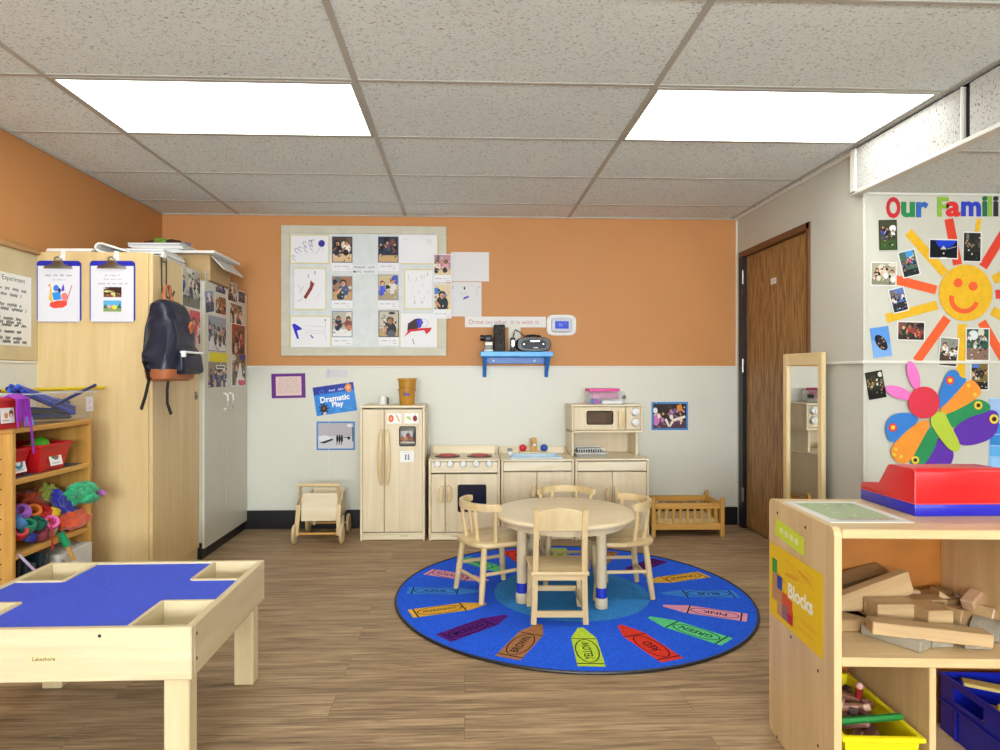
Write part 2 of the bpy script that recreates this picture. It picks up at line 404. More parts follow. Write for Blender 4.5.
def place(o, pos, face, roll=0., parent=None):
    M = Matrix.Translation(pos) @ FACE[face].to_4x4() @ Matrix.Rotation(roll, 4, 'Z')
    if parent is not None:
        o.parent = parent
        q = parent
        while q is not None and q.get('_w') is None: q = q.parent
        if q is not None: M = Matrix.Translation(-Vector(q['_w'])) @ M
    o.matrix_basis = M
    return o
def spanY(u0, v0, u1, v1, Y):
    """centre, width and height of a picture on a wall facing the camera, read off its corners"""
    a, b = atY(u0, v0, Y), atY(u1, v1, Y); return (a+b)/2, abs(b.x-a.x), abs(b.z-a.z)
def spanX(u0, v0, u1, v1, X):
    um, vm = (u0+u1)/2, (v0+v1)/2; a, b = atX(u0, vm, X), atX(u1, vm, X); c = atX(um, vm, X)
    h = atX(um, v0, X).z-atX(um, v1, X).z; return Vector((X, (a.y+b.y)/2, c.z)), abs(a.y-b.y), h
LIGHT_STRENGTH = 4.3
EXPOSURE = 0.46
FILL_LIGHT = 160.  # energy of the fill lamps added behind the camera
UPTILT = 42
# ------------------------------------------------------------------ materials of the place
ORANGE = plain('orange_paint', '#c5874e', .6, noise_amt=.03, scale=3, bump=.05)
WHITEW = plain('white_wall_panel', '#d6d4c8', .45, noise_amt=.02, scale=2)
CREAMW = plain('cream_wall_paint', '#cac8bc', .6, noise_amt=.02, scale=2)
TRIMW = plain('white_trim', '#dedbd2', .45, noise_amt=.02)
BLACKR = plain('black_rubber_base', '#15131a', .4, noise_amt=.1)
TEE = plain('ceiling_tee_enamel', '#b4b0a6', .5, noise_amt=.06, scale=5)
CEIL = ceiling_mat('ceiling_tile', '#e9f0ef', '#a2a09c')
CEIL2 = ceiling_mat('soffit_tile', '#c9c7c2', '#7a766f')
DARK = plain('dark_void', '#1a1818', .8)
MAPLE = wood('pale_maple', '#e9dabd', '#dcc7a2', 'z')
MAPLEX = wood('pale_maple_across', '#ecdfc4', '#dfcba8', 'x')
MAPLED = wood('maple_door_panel', '#e2d2b3', '#d6c19d', 'z')
CABW = wood('cabinet_laminate', '#dec391', '#cfb07a', 'z', contrast=.8, rough=.4)
BIRCH = wood('birch_chair', '#dfc89c', '#c8a976', 'z')
BIRCHX = wood('birch_chair_across', '#dfc89c', '#c8a976', 'x')
TABLEW = wood('tabletop_laminate', '#e6d4b4', '#dac39d', 'x', rough=.3)
PINEH = wood('honey_pine', '#dfae5c', '#c58f3e', 'x')
HONEY = wood('honey_maple_shelf', '#d6a353', '#b47c33', 'z')
SHELFW = wood('block_shelf_birch', '#dcc093', '#cba978', 'z')
SHELFX = wood('block_shelf_birch_across', '#dcc093', '#cba978', 'x')
PLAYX = wood('play_table_pine', '#e2d3b2', '#cab78e', 'x', contrast=.7)
PLAYY = wood('play_table_pine_deep', '#e0cfa9', '#c9b489', 'y', contrast=.7)
PLAYZ = wood('play_table_pine_tall', '#e1cfa8', '#c9b286', 'z', contrast=.7)
WHITEP = plain('white_plastic', '#e9e8e6', .35)
CREAMP = plain('cream_enamel', '#cfbf9f', .4)
CHROME = plain('chrome', '#c9c7c2', .25, metal=1)
STEEL = plain('bare_steel', '#8d8a86', .35, metal=1)
BLACKP = plain('black_plastic', '#121216', .35)
BLACKM = plain('black_wire', '#1b1512', .4)
REDP = plain('red_plastic', '#c8161c', .35)
REDV = plain('red_vinyl', '#d3141c', .3, noise_amt=.04, coat=.2)
BLUEV = plain('blue_vinyl', '#1c1cae', .3, noise_amt=.04, coat=.2)
NAVY = plain('navy_nylon', '#161c30', .38, noise_amt=.25, scale=30)
LEATHER = plain('tan_leather', '#a9623a', .5, noise_amt=.15)
BLUEP = plain('blue_painted_wood', '#1f6fc4', .35)
SKYB = plain('light_blue_painted_wood', '#4fa9ee', .35)
YELLP = plain('yellow_plastic', '#e8d312', .35)
DBLUEP = plain('deep_blue_plastic', '#0a1a9a', .35)
BLUEFELT = plain('blue_play_surface', '#3551d6', .65, noise_amt=.1, scale=60, bump=.15)
WHITEL = plain('white_laminate', '#c9c4b4', .35, noise_amt=.02)
PAPER = plain('plain_paper', '#eeece8', .6)
GLASSD = plain('dark_window', '#26263e', .12)
SKYBL = plain('sink_blue', '#bcd3e4', .3)
LIGHTM = emit('lit_diffuser', '#f8fffa', LIGHT_STRENGTH)
MIRR = mirror_mat()
CLEARP = clear('clear_plastic', '#dfe6ea', .22)
# ------------------------------------------------------------------ the room
YF, XE = -3.4, 4.4
def sbox(name, x0, x1, y0, y1, z0, z1, m, bev=0.):
    return struct(MB().box(x0, x1, y0, y1, z0, z1, m, bev).build(name, smooth=False))
sbox('floor', XL-.12, XE+.12, YF-.12, YB+.12, -.1, 0, floor_mat())
sbox('wall_back', XL-.12, XR+.12, YB, YB+.12, 0, 2.5, ORANGE)
sbox('wall_left', XL-.12, XL, YF, YB, 0, 2.5, ORANGE)
ADDED_WINS = [(-1.75, -.25), (.15, 1.65), (2.5, 4.0)]  # made-up window openings behind the camera, added to bring in fill light
w = MB(); xa = XL-.12
for a, b in ADDED_WINS: w.box(xa, a, YF-.12, YF, 0, 2.5, CREAMW, 0); w.box(a, b, YF-.12, YF, 0, .85, CREAMW, 0); w.box(a, b, YF-.12, YF, 1.98, 2.5, CREAMW, 0); xa = b
w.box(xa, XE+.12, YF-.12, YF, 0, 2.5, CREAMW, 0); struct(w.build('wall_front', smooth=False))
for k, (a, b) in enumerate(ADDED_WINS):
    w = MB()
    for q in ((a, a+.05, .85, 1.98), (b-.05, b, .85, 1.98), (a+.05, b-.05, .85, .9), (a+.05, b-.05, 1.93, 1.98), ((a+b)/2-.02, (a+b)/2+.02, .9, 1.93)): w.box(q[0], q[1], YF-.1, YF-.03, q[2], q[3], TRIMW, .003)
    wf = struct(w.build('window_%d' % (k+1), smooth=False))  # frame of an added window, out of view
    struct(MB().box(a+.05, b-.05, YF-.07, YF-.066, .9, 1.93, clear('window_glass_%d' % k, '#eef4f4', .06), 0).build('window_glass', wf, smooth=False))
    # added fill lamp at each opening, tilted up to brighten the ceiling
    ld = bpy.data.lights.new('window_daylight', 'AREA'); ld.shape = 'RECTANGLE'; ld.size = b-a-.1; ld.size_y = 1.0; ld.energy = FILL_LIGHT*(.2 if k == 2 else 1); ld.color = (.88, .96, 1.)
    lo = bpy.data.objects.new('window_daylight', ld); C.objects.link(lo); lo.location = ((a+b)/2, YF-.02, 1.415); lo.rotation_euler = (PI/2+math.radians(UPTILT), 0, 0)
sbox('wall_far_right', XE, XE+.12, YF, YA+.1, 0, 2.5, CREAMW)
sbox('wall_alcove', XR, XE+.12, YA, YA+.1, 0, 2.5, CREAMW)
DY0, DY1, DZ = 3.745, 4.725, 2.045
w = MB(); w.box(XR, XR+.12, YA+.1, DY0, 0, 2.5, CREAMW, 0); w.box(XR, XR+.12, DY1, YB, 0, 2.5, CREAMW, 0); w.box(XR, XR+.12, DY0, DY1, DZ, 2.5, CREAMW, 0)
w.box(XR+.1, XR+.12, DY0, DY1, 0, DZ, DARK, 0)
struct(w.build('wall_right', smooth=False))
# lower white panelling with its cap, black rubber base
w = MB(); w.box(XL, XR, YB-.008, YB, .135, RAIL-.012, WHITEW, 0); w.box(XL, XR, YB-.014, YB, RAIL-.012, RAIL+.002, TRIMW, .003)
for x in (-1.0, .22, 1.44): w.box(x-.0015, x+.0015, YB-.0095, YB-.008, .14, RAIL-.012, TRIMW, 0)
w.box(XR-.012, XR, YB-.012, YB, .13, ZC, TRIMW, .002)
struct(w.build('trim_1', smooth=False))
w = MB(); w.box(XL, XL+.008, YF, YB, .135, RAIL-.012, WHITEW, 0); w.box(XL, XL+.014, YF, YB, RAIL-.012, RAIL+.002, TRIMW, .003)
struct(w.build('trim_2', smooth=False))
w = MB(); w.box(XR-.012, XR, YA, DY0-.002, RAIL-.01, RAIL+.006, TRIMW, .003); w.box(XR-.014, XE, YA-.012, YA, RAIL-.01, RAIL+.006, TRIMW, .003)
w.box(XR-.004, XR+.016, YA-.004, YA+.012, 0, ZS, CREAMW, .003)
struct(w.build('trim_3', smooth=False))
sbox('baseboard_back', XL, XR, YB-.016, YB, 0, .136, BLACKR, .004)
sbox('baseboard_left', XL, XL+.016, YF, YB-.016, 0, .136, BLACKR, .004)
sbox('baseboard_right', XR-.016, XR, YA, DY0-.002, 0, .1, BLACKR, .004)
sbox('baseboard_alcove', XR, XE, YA-.016, YA, 0, .1, BLACKR, .004)
# hung ceiling: tiles and tee bars
GX = [-1.658+1.2192*k for k in range(0, 4)]
GY = [2.593+.6096*k for k in range(-10, 4)]
sbox('ceiling', XL-.12, XR+.1, YF, YB, ZC, ZC+.1, CEIL)
w = MB()
for x in GX[:3]: w.box(x-.012, x+.012, YF, YB, ZC-.004, ZC, TEE, .001)
w.box(XR-.06, XR-.036, YF, YB, ZC-.004, ZC, TEE, .001)
for y in GY: w.box(XL, XR, y-.009, y+.009, ZC-.0036, ZC, TEE, .001)
w.box(XR-.02, XR, YF, YB-.001, ZC-.02, ZC, TRIMW, .003); w.box(XL, XL+.012, YF, YB-.001, ZC-.012, ZC, TEE, .002); w.box(XL, XR, YB-.012, YB-.001, ZC-.01, ZC, TEE, .002)
struct(w.build('trim_4', smooth=False))
sbox('ceiling_alcove', XR+.01, XE, YF, YA, ZS, ZS+.1, CEIL)
w = MB()
for y in (2.62, 1.40, .18, -1.04): w.box(XR+.01, XE, y-.011, y+.011, ZS-.003, ZS, TEE, .001)
w.box(XR+.01, XE, YA-.012, YA-.0005, ZS-.012, ZS, TRIMW, .002)
struct(w.build('trim_5', smooth=False))
# dropped soffit face with tile panels, one gap between them
gy = atX(965, 110, XR-.04).y
XS = XR-.04
w = MB(); w.box(XS+.02, XS+.05, YF, YA+.05, ZS, ZC, DARK, 0)
struct(w.build('wall_soffit', smooth=False))
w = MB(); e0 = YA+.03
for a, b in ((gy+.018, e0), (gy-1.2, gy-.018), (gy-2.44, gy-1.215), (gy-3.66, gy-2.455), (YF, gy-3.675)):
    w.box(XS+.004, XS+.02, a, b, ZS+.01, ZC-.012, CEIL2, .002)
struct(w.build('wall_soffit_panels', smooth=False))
w = MB(); w.box(XS-.004, XS+.05, YF, YA+.05, ZS-.006, ZS+.014, TRIMW, .003); w.box(XS-.004, XS+.02, YA+.005, YA+.05, ZS, ZC-.01, TRIMW, .003)
w.box(XS-.002, XS+.02, gy+.018, gy+.024, ZS+.01, ZC-.012, TRIMW, .001)
struct(w.build('trim_6', smooth=False))
# door in the right wall
d = struct(MB().box(XR+.016, XR+.056, DY0+.035, DY1-.075, .012, DZ-.045, door_mat(), .002).build('door_1', smooth=False))
FRB = plain('brown_door_frame', '#6b4424', .45); FRD = plain('dark_door_jamb', '#14161f', .4)
w = MB(); w.box(XR-.012, XR+.1, DY0, DY0+.033, 0, DZ, FRB, .003); w.box(XR-.012, XR+.1, DY0, DY1, DZ-.042, DZ, FRB, .003)
fo = struct(w.build('door_frame', d, smooth=False))
fj = struct(MB().box(XR-.012, XR+.1, DY1-.073, DY1, 0, DZ-.043, FRD, .003).build('door_jamb', d, smooth=False))
w = MB()
for z in (.25, 1.2, 1.85): w.rod((XR-.012, DY1-.074, z-.05), (XR-.012, DY1-.074, z+.05), .008, m=STEEL, n=8)
struct(w.build('hinge', d))
sh = Sheet(.075, .04, '#e8e6e2'); sh.rect(-.034, -.018, .034, .018, '#dddcd8'); sh.hand(-.026, .026, 0, .007, '#77736e', .0012, 5)
sgn = place(sh.build('door_sign'), (XR+.0148, atX(773.5, 281, XR+.014).y, atX(773.5, 281, XR+.014).z), 'right')
tag(sgn, 'small white sign stuck on the brown oak door', 'sign')
# ------------------------------------------------------------------ ceiling lights
def troffer(x0, y0, z, label):
    t = thing('ceiling_light', label, 'ceiling light', (x0+.61, y0+.305, z), group='fluorescent ceiling lights', w=True)
    w = MB(); X0, X1, Y0, Y1 = x0+.012, x0+1.207, y0+.011, y0+.5986
    for a in ((X0, X1, Y0, Y0+.022), (X0, X1, Y1-.01, Y1), (X0, X0+.012, Y0+.022, Y1-.01), (X1-.012, X1, Y0+.022, Y1-.01)): w.box(*a, z-.006, z, TEE, .001)
    w.build('light_frame', t, smooth=False)
    MB().box(X0+.012, X1-.012, Y0+.022, Y1-.01, z-.005, z-.001, LIGHTM, .001).build('diffuser', t, smooth=False)
troffer(GX[0], 2.593, ZC, 'lit fluorescent panel in the ceiling at left, above the tall cabinets')
troffer(GX[2], 2.593, ZC, 'lit fluorescent panel in the ceiling at right, beside the dropped soffit')
troffer(GX[0], -1.0646, ZC, 'lit fluorescent panel at left in the rear of the room')  # rear pair: out of view, added to light the room from behind
troffer(GX[2], -1.0646, ZC, 'lit fluorescent panel at right in the rear of the room')
troffer(2.75, .5, ZS, 'lit fluorescent panel in the low alcove ceiling')  # out of view, added to light the alcove
# ------------------------------------------------------------------ tall cabinets along the left wall
CX, CY0, CYM, CY1 = -1.62, 3.392, 3.99, 4.765
CXW = -1.592
CT = 1.765
t = thing('tall_cabinet', 'tall pale wood storage cupboard with clipboards on its end', 'cabinet', (-1.9, 3.72, 0), w=True)
w = MB(); w.box(XL+.002, CX-.02, CY0, CYM-.002, .07, CT, CABW, .003); w.build('body', t, smooth=False)
MB().box(XL+.02, CX-.012, CY0+.02, CYM-.004, 0, .07, CABW, .001).build('plinth', t, smooth=False)
dr = MB().box(CX-.019, CX, CY0+.004, CYM-.006, .075, CT-.005, CABW, .003).build('door', t, smooth=False)
w = MB(); w.box(CX, CX+.004, CYM-.075, CYM-.045, .98, 1.03, STEEL, .002); w.rod((CX, CYM-.06, 1.0), (CX+.012, CYM-.06, 1.0), .007, m=STEEL); w.build('lock', dr)
t = thing('white_cabinet', 'tall white double door cupboard covered in family photos', 'cabinet', (-1.9, 4.41, 0), w=True)
CTW = 1.712
MB().box(XL+.02, CXW-.02, CYM+.002, CY1, .1, CTW, WHITEL, .003).build('body', t, smooth=False)
MB().box(XL+.02, CXW-.015, CYM+.002, CY1, 0, .1, BLACKR, .001).build('plinth', t, smooth=False)
ym = 4.35
for a, b, hy in ((CYM+.003, ym-.002, ym-.045), (ym+.002, CY1-.002, ym+.05)):
    dr = MB().box(CXW-.019, CXW, a, b, .065, CTW-.004, WHITEL, .003).build('door', t, smooth=False)
    MB().tube([(CXW, hy, .90), (CXW+.025, hy, .91), (CXW+.03, hy, .96), (CXW+.025, hy, 1.0), (CXW, hy, 1.01)], .007, TRIMW, 8).build('handle', dr)
# ------------------------------------------------------------------ play kitchen along the back wall
KY = 4.765
def paddle(x, z0, z1, side, yf, parent, wd=.026, mat=BIRCH):
    """half-moon wooden pull: straight edge at x, bulging towards side"""
    n = 10; P = [(x, z0), (x, z1)]
    for k in range(n+1):
        a = PI/2-PI*k/n; P.append((x+side*(wd*.35+wd*.65*math.cos(a)), (z0+z1)/2+(z1-z0)/2*math.sin(a)))
    P = [(px, max(z0, min(z1, pz))) for px, pz in P]
    w = MB(); w.prism(P, 'y', yf-.024, yf-.001, mat, .003); return w.build('handle', parent)
def carcass(name, label, x0, x1, yf, h, plinth=.055):
    t = thing(name, label, 'play kitchen', ((x0+x1)/2, (yf+KY)/2, 0), group='wooden play kitchen units', w=True)
    w = MB(); w.box(x0, x0+.016, yf, KY, 0, h, MAPLE, .003); w.box(x1-.016, x1, yf, KY, 0, h, MAPLE, .003)
    w.box(x0+.016, x1-.016, KY-.012, KY, .02, h, MAPLE, .001); w.box(x0+.016, x1-.016, yf+.022, KY-.012, .03, .045, MAPLE, .001)
    w.box(x0+.016, x1-.016, yf+.006, yf+.02, 0.004, plinth-.015, MAPLEX, .002); w.box(x0+.016, x1-.016, yf+.002, yf+.02, plinth-.013, plinth-.003, MAPLEX, .002)
    w.build('body', t, smooth=False); return t
def leaf(t, x0, x1, z0, z1, yf, th=.014):
    return MB().box(x0, x1, yf, yf+th, z0, z1, MAPLED, .002).build('door', t, smooth=False)
def dial(parent, x, z, yf, r=.021, col=None):
    w = MB(); M = Matrix.Translation((x, yf, z)) @ Matrix.Rotation(PI/2, 4, 'X')
    w.lathe([(0, .026), (r*.7, .026), (r*.95, .022), (r, .012), (r, 0), (0, 0)], WHITEP, 20, M)
    w.lathe([(r, .004), (r*1.14, .003), (r*1.16, 0)], STEEL, 20, M)
    w.box(-.003, .003, -r*.8, r*.8, .024, .031, WHITEP, .001, M @ Matrix.Rotation(random.uniform(-.6, .6), 4, 'Z'))
    return w.build('knob', parent)
def badge(parent, x, z, yf, wd=.05):
    s = Sheet(wd, .008, '#d8c7a6', th=.0008); s.hand(-wd*.45, wd*.45, 0, .005, '#6b5a3e', .0009, 3)
    return place(s.build('badge'), (x, yf-.0009, z), 'back', parent=parent)
# refrigerator
FX0, FX1, FYF = -.712, -.272, 4.40
t = carcass('play_refrigerator', 'tall pale wooden play refrigerator with two doors', FX0, FX1, FYF, .905)
MB().box(FX0, FX1, FYF-.002, KY, .905, .921, MAPLEX, .003).build('top', t, smooth=False)
sx = atY(384.2, 450, FYF).x
a = leaf(t, FX0+.018, sx-.002, .058, .895, FYF+.002); paddle(sx-.012, .38, .76, -1, FYF+.002, a, .034)
# right door with a window opening
win = (atY(399.5, 0, FYF).x, atY(415.5, 0, FYF).x, atY(0, 447.5, FYF).z, atY(0, 428, FYF).z)
def framed_door(t, x0, x1, z0, z1, yf, wn, glass):
    w = MB(); a0, a1, b0, b1 = wn
    w.box(x0, a0, yf, yf+.014, z0, z1, MAPLED, .001); w.box(a1, x1, yf, yf+.014, z0, z1, MAPLED, .001)
    w.box(a0, a1, yf, yf+.014, z0, b0, MAPLED, .001); w.box(a0, a1, yf, yf+.014, b1, z1, MAPLED, .001)
    dd = w.build('door', t, smooth=False)
    w = MB(); r = .012; P = []
    for cx, cz, s0 in ((a1-r, b1-r, 0), (a0+r, b1-r, 1), (a0+r, b0+r, 2), (a1-r, b0+r, 3)):
        for k in range(5):
            q = s0*PI/2+PI/2*k/4; P.append((cx+r*math.cos(q), cz+r*math.sin(q)))
    w.tube([(px, yf, pz) for px, pz in P], .0035, BLACKP, 6, closed=True); w.build('window_rim', dd)
    MB().box(a0, a1, yf+.006, yf+.009, b0, b1, glass, 0).build('window', dd, smooth=False)
    return dd
b = framed_door(t, sx+.002, FX1-.018, .058, .895, FYF+.002, win, clear('fridge_window', '#aab0b8', .08)); paddle(sx+.01, .38, .76, 1, FYF+.002, b, .034)
w = MB(); w.box(sx+.05, FX1-.02, FYF+.03, KY-.02, .66, .672, MAPLEX, .001); w.build('shelf', t, smooth=False)
badge(t, atY(404, 537, FYF).x, .03, FYF+.006)
def card(u0, v0, u1, v1, Y, label, draw, name='picture_card', group=None, bg='#f1efec', roll=0., mat=None):
    p, wd, h = spanY(u0, v0, u1, v1, Y); s = Sheet(wd, h, bg); draw(s, wd, h)
    o = place(s.build(name, mat), (p.x, Y-.0014 if True else 0, p.z), 'back', roll); return tag(o, label, 'card' if name == 'picture_card' else name.split('_')[-1], group)
def d1(s, w, h): s.ell(-w*.25, 0, w*.2, h*.36, '#e8643a'); s.ell(-w*.25, 0, w*.1, h*.18, '#f2a27c'); s.poly([(w*.1, h*.3), (w*.2, h*.3), (w*.4, -h*.3), (w*.34, -h*.34)], '#d98a4a'); s.poly([(w*.1, h*.36), (w*.18, h*.38), (w*.2, h*.26)], '#6f8f4a')
def d2(s, w, h): s.poly([(-w*.45, h*.1), (-w*.2, h*.22), (0, -h*.1), (-w*.06, -h*.2)], '#c9d36a'); s.ell(w*.25, -h*.02, w*.16, h*.28, '#8e2038'); s.line([(w*.25, h*.2), (w*.3, h*.42)], .002, '#3f5c2c')
def d3(s, w, h): s.rect(-w*.15, -h*.32, -w*.03, h*.2, '#8a8f96'); s.rect(w*.05, -h*.32, w*.17, h*.2, '#8a8f96'); s.line([(-w*.3, h*.36), (w*.3, h*.36)], .002, '#c0bdb9')
def d4(s, w, h): s.poly([(-w*.42, -h*.1), (-w*.34, h*.16), (-w*.2, -h*.18), (-w*.3, -h*.3)], '#8fb04a'); s.ell(w*.14, 0, w*.2, h*.3, '#a82a35'); s.line([(w*.1, h*.2), (w*.16, h*.42)], .002, '#3f5c2c')
FC = 'picture cards on the play refrigerator'
card(387.5, 413.5, 401.5, 423.5, FYF+.002, 'white card with an orange and a carrot on the play refrigerator door', d1, group=FC)
card(404.5, 413, 418.5, 423.5, FYF+.002, 'white card with a yellow green pod and a dark plum on the play refrigerator', d2, group=FC)
card(400, 451, 414, 462, FYF+.002, 'white card with two grey bars below the play refrigerator window', d3, group=FC)
p = atY(406.5, 437.5, 4.47); s = Sheet(.085, .07, '#eef0f2'); d4(s, .085, .07)
tag(place(s.build('picture_card'), (p.x, 4.47, .672+.036), 'back'), 'white card with a red tomato standing behind the play refrigerator window', 'card', FC)
w = MB()
for k, (dx, cl) in enumerate(((-.03, '#c0652e'), (.0, '#cf8a4a'), (.035, '#b8552a'))):
    w = MB(); w.ball((p.x+dx, 4.437, .672+.017), .017, plain('toy_food_%d' % k, cl, .5), sc=(1.1, 1, 1)); tag(w.build('play_food'), ('toy bread roll at left on the play refrigerator shelf', 'toy bread roll in the middle of the play refrigerator shelf', 'toy bread roll at right on the play refrigerator shelf')[k], 'toy food', 'toy food inside the play refrigerator')
# stove
SX0, SX1, SYF = -.245, .243, 4.385
t = carcass('play_stove', 'wooden play stove with red burners and white knobs', SX0, SX1, SYF, .545)
w = MB(); w.box(SX0+.016, SX1-.016, SYF, KY-.02, .54, .553, MAPLEX, .002); w.box(SX0+.01, SX1-.01, KY-.02, KY, .54, .612, MAPLEX, .004)
for x in (SX0, SX1-.016): w.prism([(SYF, .545), (SYF+.015, .558), (KY-.12, .562), (KY-.06, .585), (KY-.02, .612), (KY, .612), (KY, .545)], 'x', x, x+.016, MAPLE, .002)
w.build('top', t, smooth=False)
for u in (447.5, 479.5):
    x = atY(u, 455, 4.55).x; w = MB(); M = Matrix.Translation((x, 4.56, .553))
    w.lathe([(0, .006), (.088, .006), (.09, .003), (.09, 0), (0, 0)], BLACKP, 32, M)
    bo = w.build('burner', t)
    w = MB(); w.lathe([(0, .015), (.055, .015), (.06, .012), (.062, .006), (0, .006)], plain('red_burner', '#b8434a', .5), 28, M); w.build('burner_ring', bo)
pn = MB().box(SX0+.018, SX1-.018, SYF+.004, SYF+.016, .462, .535, MAPLEX, .002).build('control_panel', t, smooth=False)
for u in (437.5, 450.2, 463.2, 476.2, 489.2): dial(pn, atY(u, 466, SYF).x, atY(0, 466.3, SYF).z, SYF+.004)
sx = atY(445.2, 0, SYF).x
a = leaf(t, SX0+.018, sx-.002, .058, .452, SYF+.002); paddle(sx-.014, .262, .372, -1, SYF+.002, a, .032)
wn = (atY(458, 0, SYF).x, atY(486, 0, SYF).x, atY(0, 515.5, SYF).z, atY(0, 488, SYF).z)
b = framed_door(t, sx+.002, SX1-.018, .058, .452, SYF+.002, wn, clear('oven_window', '#1a1a34', .72)); paddle(sx+.012, .262, .378, 1, SYF+.002, b, .036)
w = MB()
for k in range(4): w.rod((sx+.02, SYF+.05+.06*k, .25), (SX1-.03, SYF+.05+.06*k, .25), .003, m=STEEL, n=6)
w.rod((sx+.02, SYF+.05, .25), (sx+.02, SYF+.24, .25), .003, m=STEEL, n=6); w.rod((SX1-.03, SYF+.05, .25), (SX1-.03, SYF+.24, .25), .003, m=STEEL, n=6)
w.build('oven_rack', t)
badge(t, atY(455, 537, SYF).x, .028, SYF+.006)
# sink
NX0, NX1, NYF = .249, .75, 4.362
t = carcass('play_sink', 'wooden play sink cabinet between the play stove and microwave hutch', NX0, NX1, NYF, .545)
bx0, bx1, by0, by1 = .33, .665, 4.43, 4.64
w = MB()
w.box(NX0+.016, bx0, NYF, KY-.02, .54, .553, MAPLEX, .002); w.box(bx1, NX1-.016, NYF, KY-.02, .54, .553, MAPLEX, .002)
w.box(bx0, bx1, NYF, by0, .54, .553, MAPLEX, .001); w.box(bx0, bx1, by1, KY-.02, .54, .553, MAPLEX, .001)
w.box(NX0+.01, NX1-.01, KY-.02, KY, .54, .60, MAPLEX, .004)
for x in (NX0, NX1-.016): w.prism([(NYF, .545), (NYF+.015, .556), (KY-.12, .56), (KY-.06, .58), (KY-.02, .60), (KY, .60), (KY, .545)], 'x', x, x+.016, MAPLE, .002)
w.build('top', t, smooth=False)
w = MB(); w.tub(bx0+.003, bx1-.003, by0+.003, by1-.003, .47, .55, .03, .004, SKYBL, rim=.016); w.build('basin', t)
w = MB(); fx = atY(533.5, 0, 4.68).x
w.box(fx-.105, fx+.105, 4.665, 4.70, .553, .572, BIRCHX, .006, seg=2); w.build('faucet_base', t)
w = MB(); w.box(fx-.022, fx+.022, 4.668, 4.70, .572, .672, PINEH, .008, seg=2); w.box(fx-.016, fx+.016, 4.60, 4.672, .635, .664, PINEH, .008, seg=2); w.rod((fx, 4.612, .637), (fx, 4.612, .618), .01, m=WHITEP); w.build('faucet', t)
for dx, cl, nm in ((-.078, '#d0202a', 'red tap'), (.078, '#1f4fb0', 'blue tap')):
    w = MB(); w.ball((fx+dx, 4.68, .597), .027, plain(nm, cl, .3), sc=(1, .8, 1)); o = w.build('tap', t); o['label'] = nm+' knob'
w = MB(); w.box(NX0+.018, NX1-.018, NYF+.004, NYF+.016, .475, .535, MAPLEX, .002); w.build('front_rail', t, smooth=False)
sx = atY(537, 0, NYF).x
a = leaf(t, NX0+.018, sx-.002, .058, .468, NYF+.002); paddle(sx-.014, .27, .375, -1, NYF+.002, a, .032)
b = leaf(t, sx+.002, NX1-.018, .058, .468, NYF+.002); paddle(sx+.012, .27, .375, 1, NYF+.002, b, .032)
p = atY(510, 451, 4.60)
w = MB(); w.lathe([(0, 0), (.017, 0), (.018, .02), (.013, .032), (.0, .034)], WHITEP, 16, Matrix.Translation((p.x, 4.60, .553))); t2 = tag(w.build('salt_shaker'), 'little white shaker with a grey lid beside the play sink', 'shaker')
w = MB(); w.lathe([(.016, .03), (.019, .033), (.017, .05), (0, .053)], plain('grey_lid', '#8c8f98', .35), 16, Matrix.Translation((p.x, 4.60, .553))); w.build('lid', t2)
# microwave hutch
HX0, HX1, HYF = .754, 1.262, 4.345
t = carcass('play_microwave_hutch', 'wooden play cabinet with a microwave hutch on top', HX0, HX1, HYF, .545)
w = MB(); w.box(HX0, HX1, HYF-.002, KY, .545, .558, MAPLEX, .003); w.build('top', t, smooth=False)
UY = 4.50
w = MB(); w.box(HX0, HX0+.016, UY, KY, .558, .917, MAPLE, .003); w.box(HX1-.016, HX1, UY+.0, KY, .735, .917, MAPLE, .003); w.box(HX1-.046, HX1-.03, UY+.02, KY, .558, .735, MAPLE, .003)
w.box(HX0+.016, HX1-.016, KY-.012, KY, .558, .917, MAPLED, .001); w.box(HX0-.004, HX1+.004, UY-.004, KY, .907, .921, MAPLEX, .003); w.box(HX0, HX1, UY, KY-.012, .722, .738, MAPLEX, .003)
w.build('hutch', t, smooth=False)
wn = (atY(587, 0, UY).x, atY(613, 0, UY).x, atY(0, 426, UY).z, atY(0, 412.5, UY).z); mx = atY(625.8, 0, UY).x
b = framed_door(t, HX0+.019, mx-.002, .742, .903, UY+.002, wn, clear('microwave_window', '#6a5040', .42)); paddle(mx-.055, .76, .875, 1, UY+.002, b, .048)
pn = MB().box(mx+.002, HX1-.018, UY+.002, UY+.016, .742, .903, MAPLED, .002).build('control_panel', t, smooth=False)
dial(pn, atY(635.3, 0, UY).x, atY(0, 413.3, UY).z, UY+.002, .027); dial(pn, atY(635.3, 0, UY).x, atY(0, 424, UY).z, UY+.002, .027)
w = MB(); w.box(HX0+.018, HX1-.018, HYF+.004, HYF+.016, .475, .538, MAPLEX, .002); w.build('front_rail', t, smooth=False)
sx = atY(612.3, 0, HYF).x
a = leaf(t, HX0+.018, sx-.002, .058, .468, HYF+.002); paddle(sx-.01, .262, .372, -1, HYF+.002, a, .042)
b = leaf(t, sx+.002, HX1-.018, .058, .468, HYF+.002); paddle(sx+.012, .262, .372, 1, HYF+.002, b, .05)
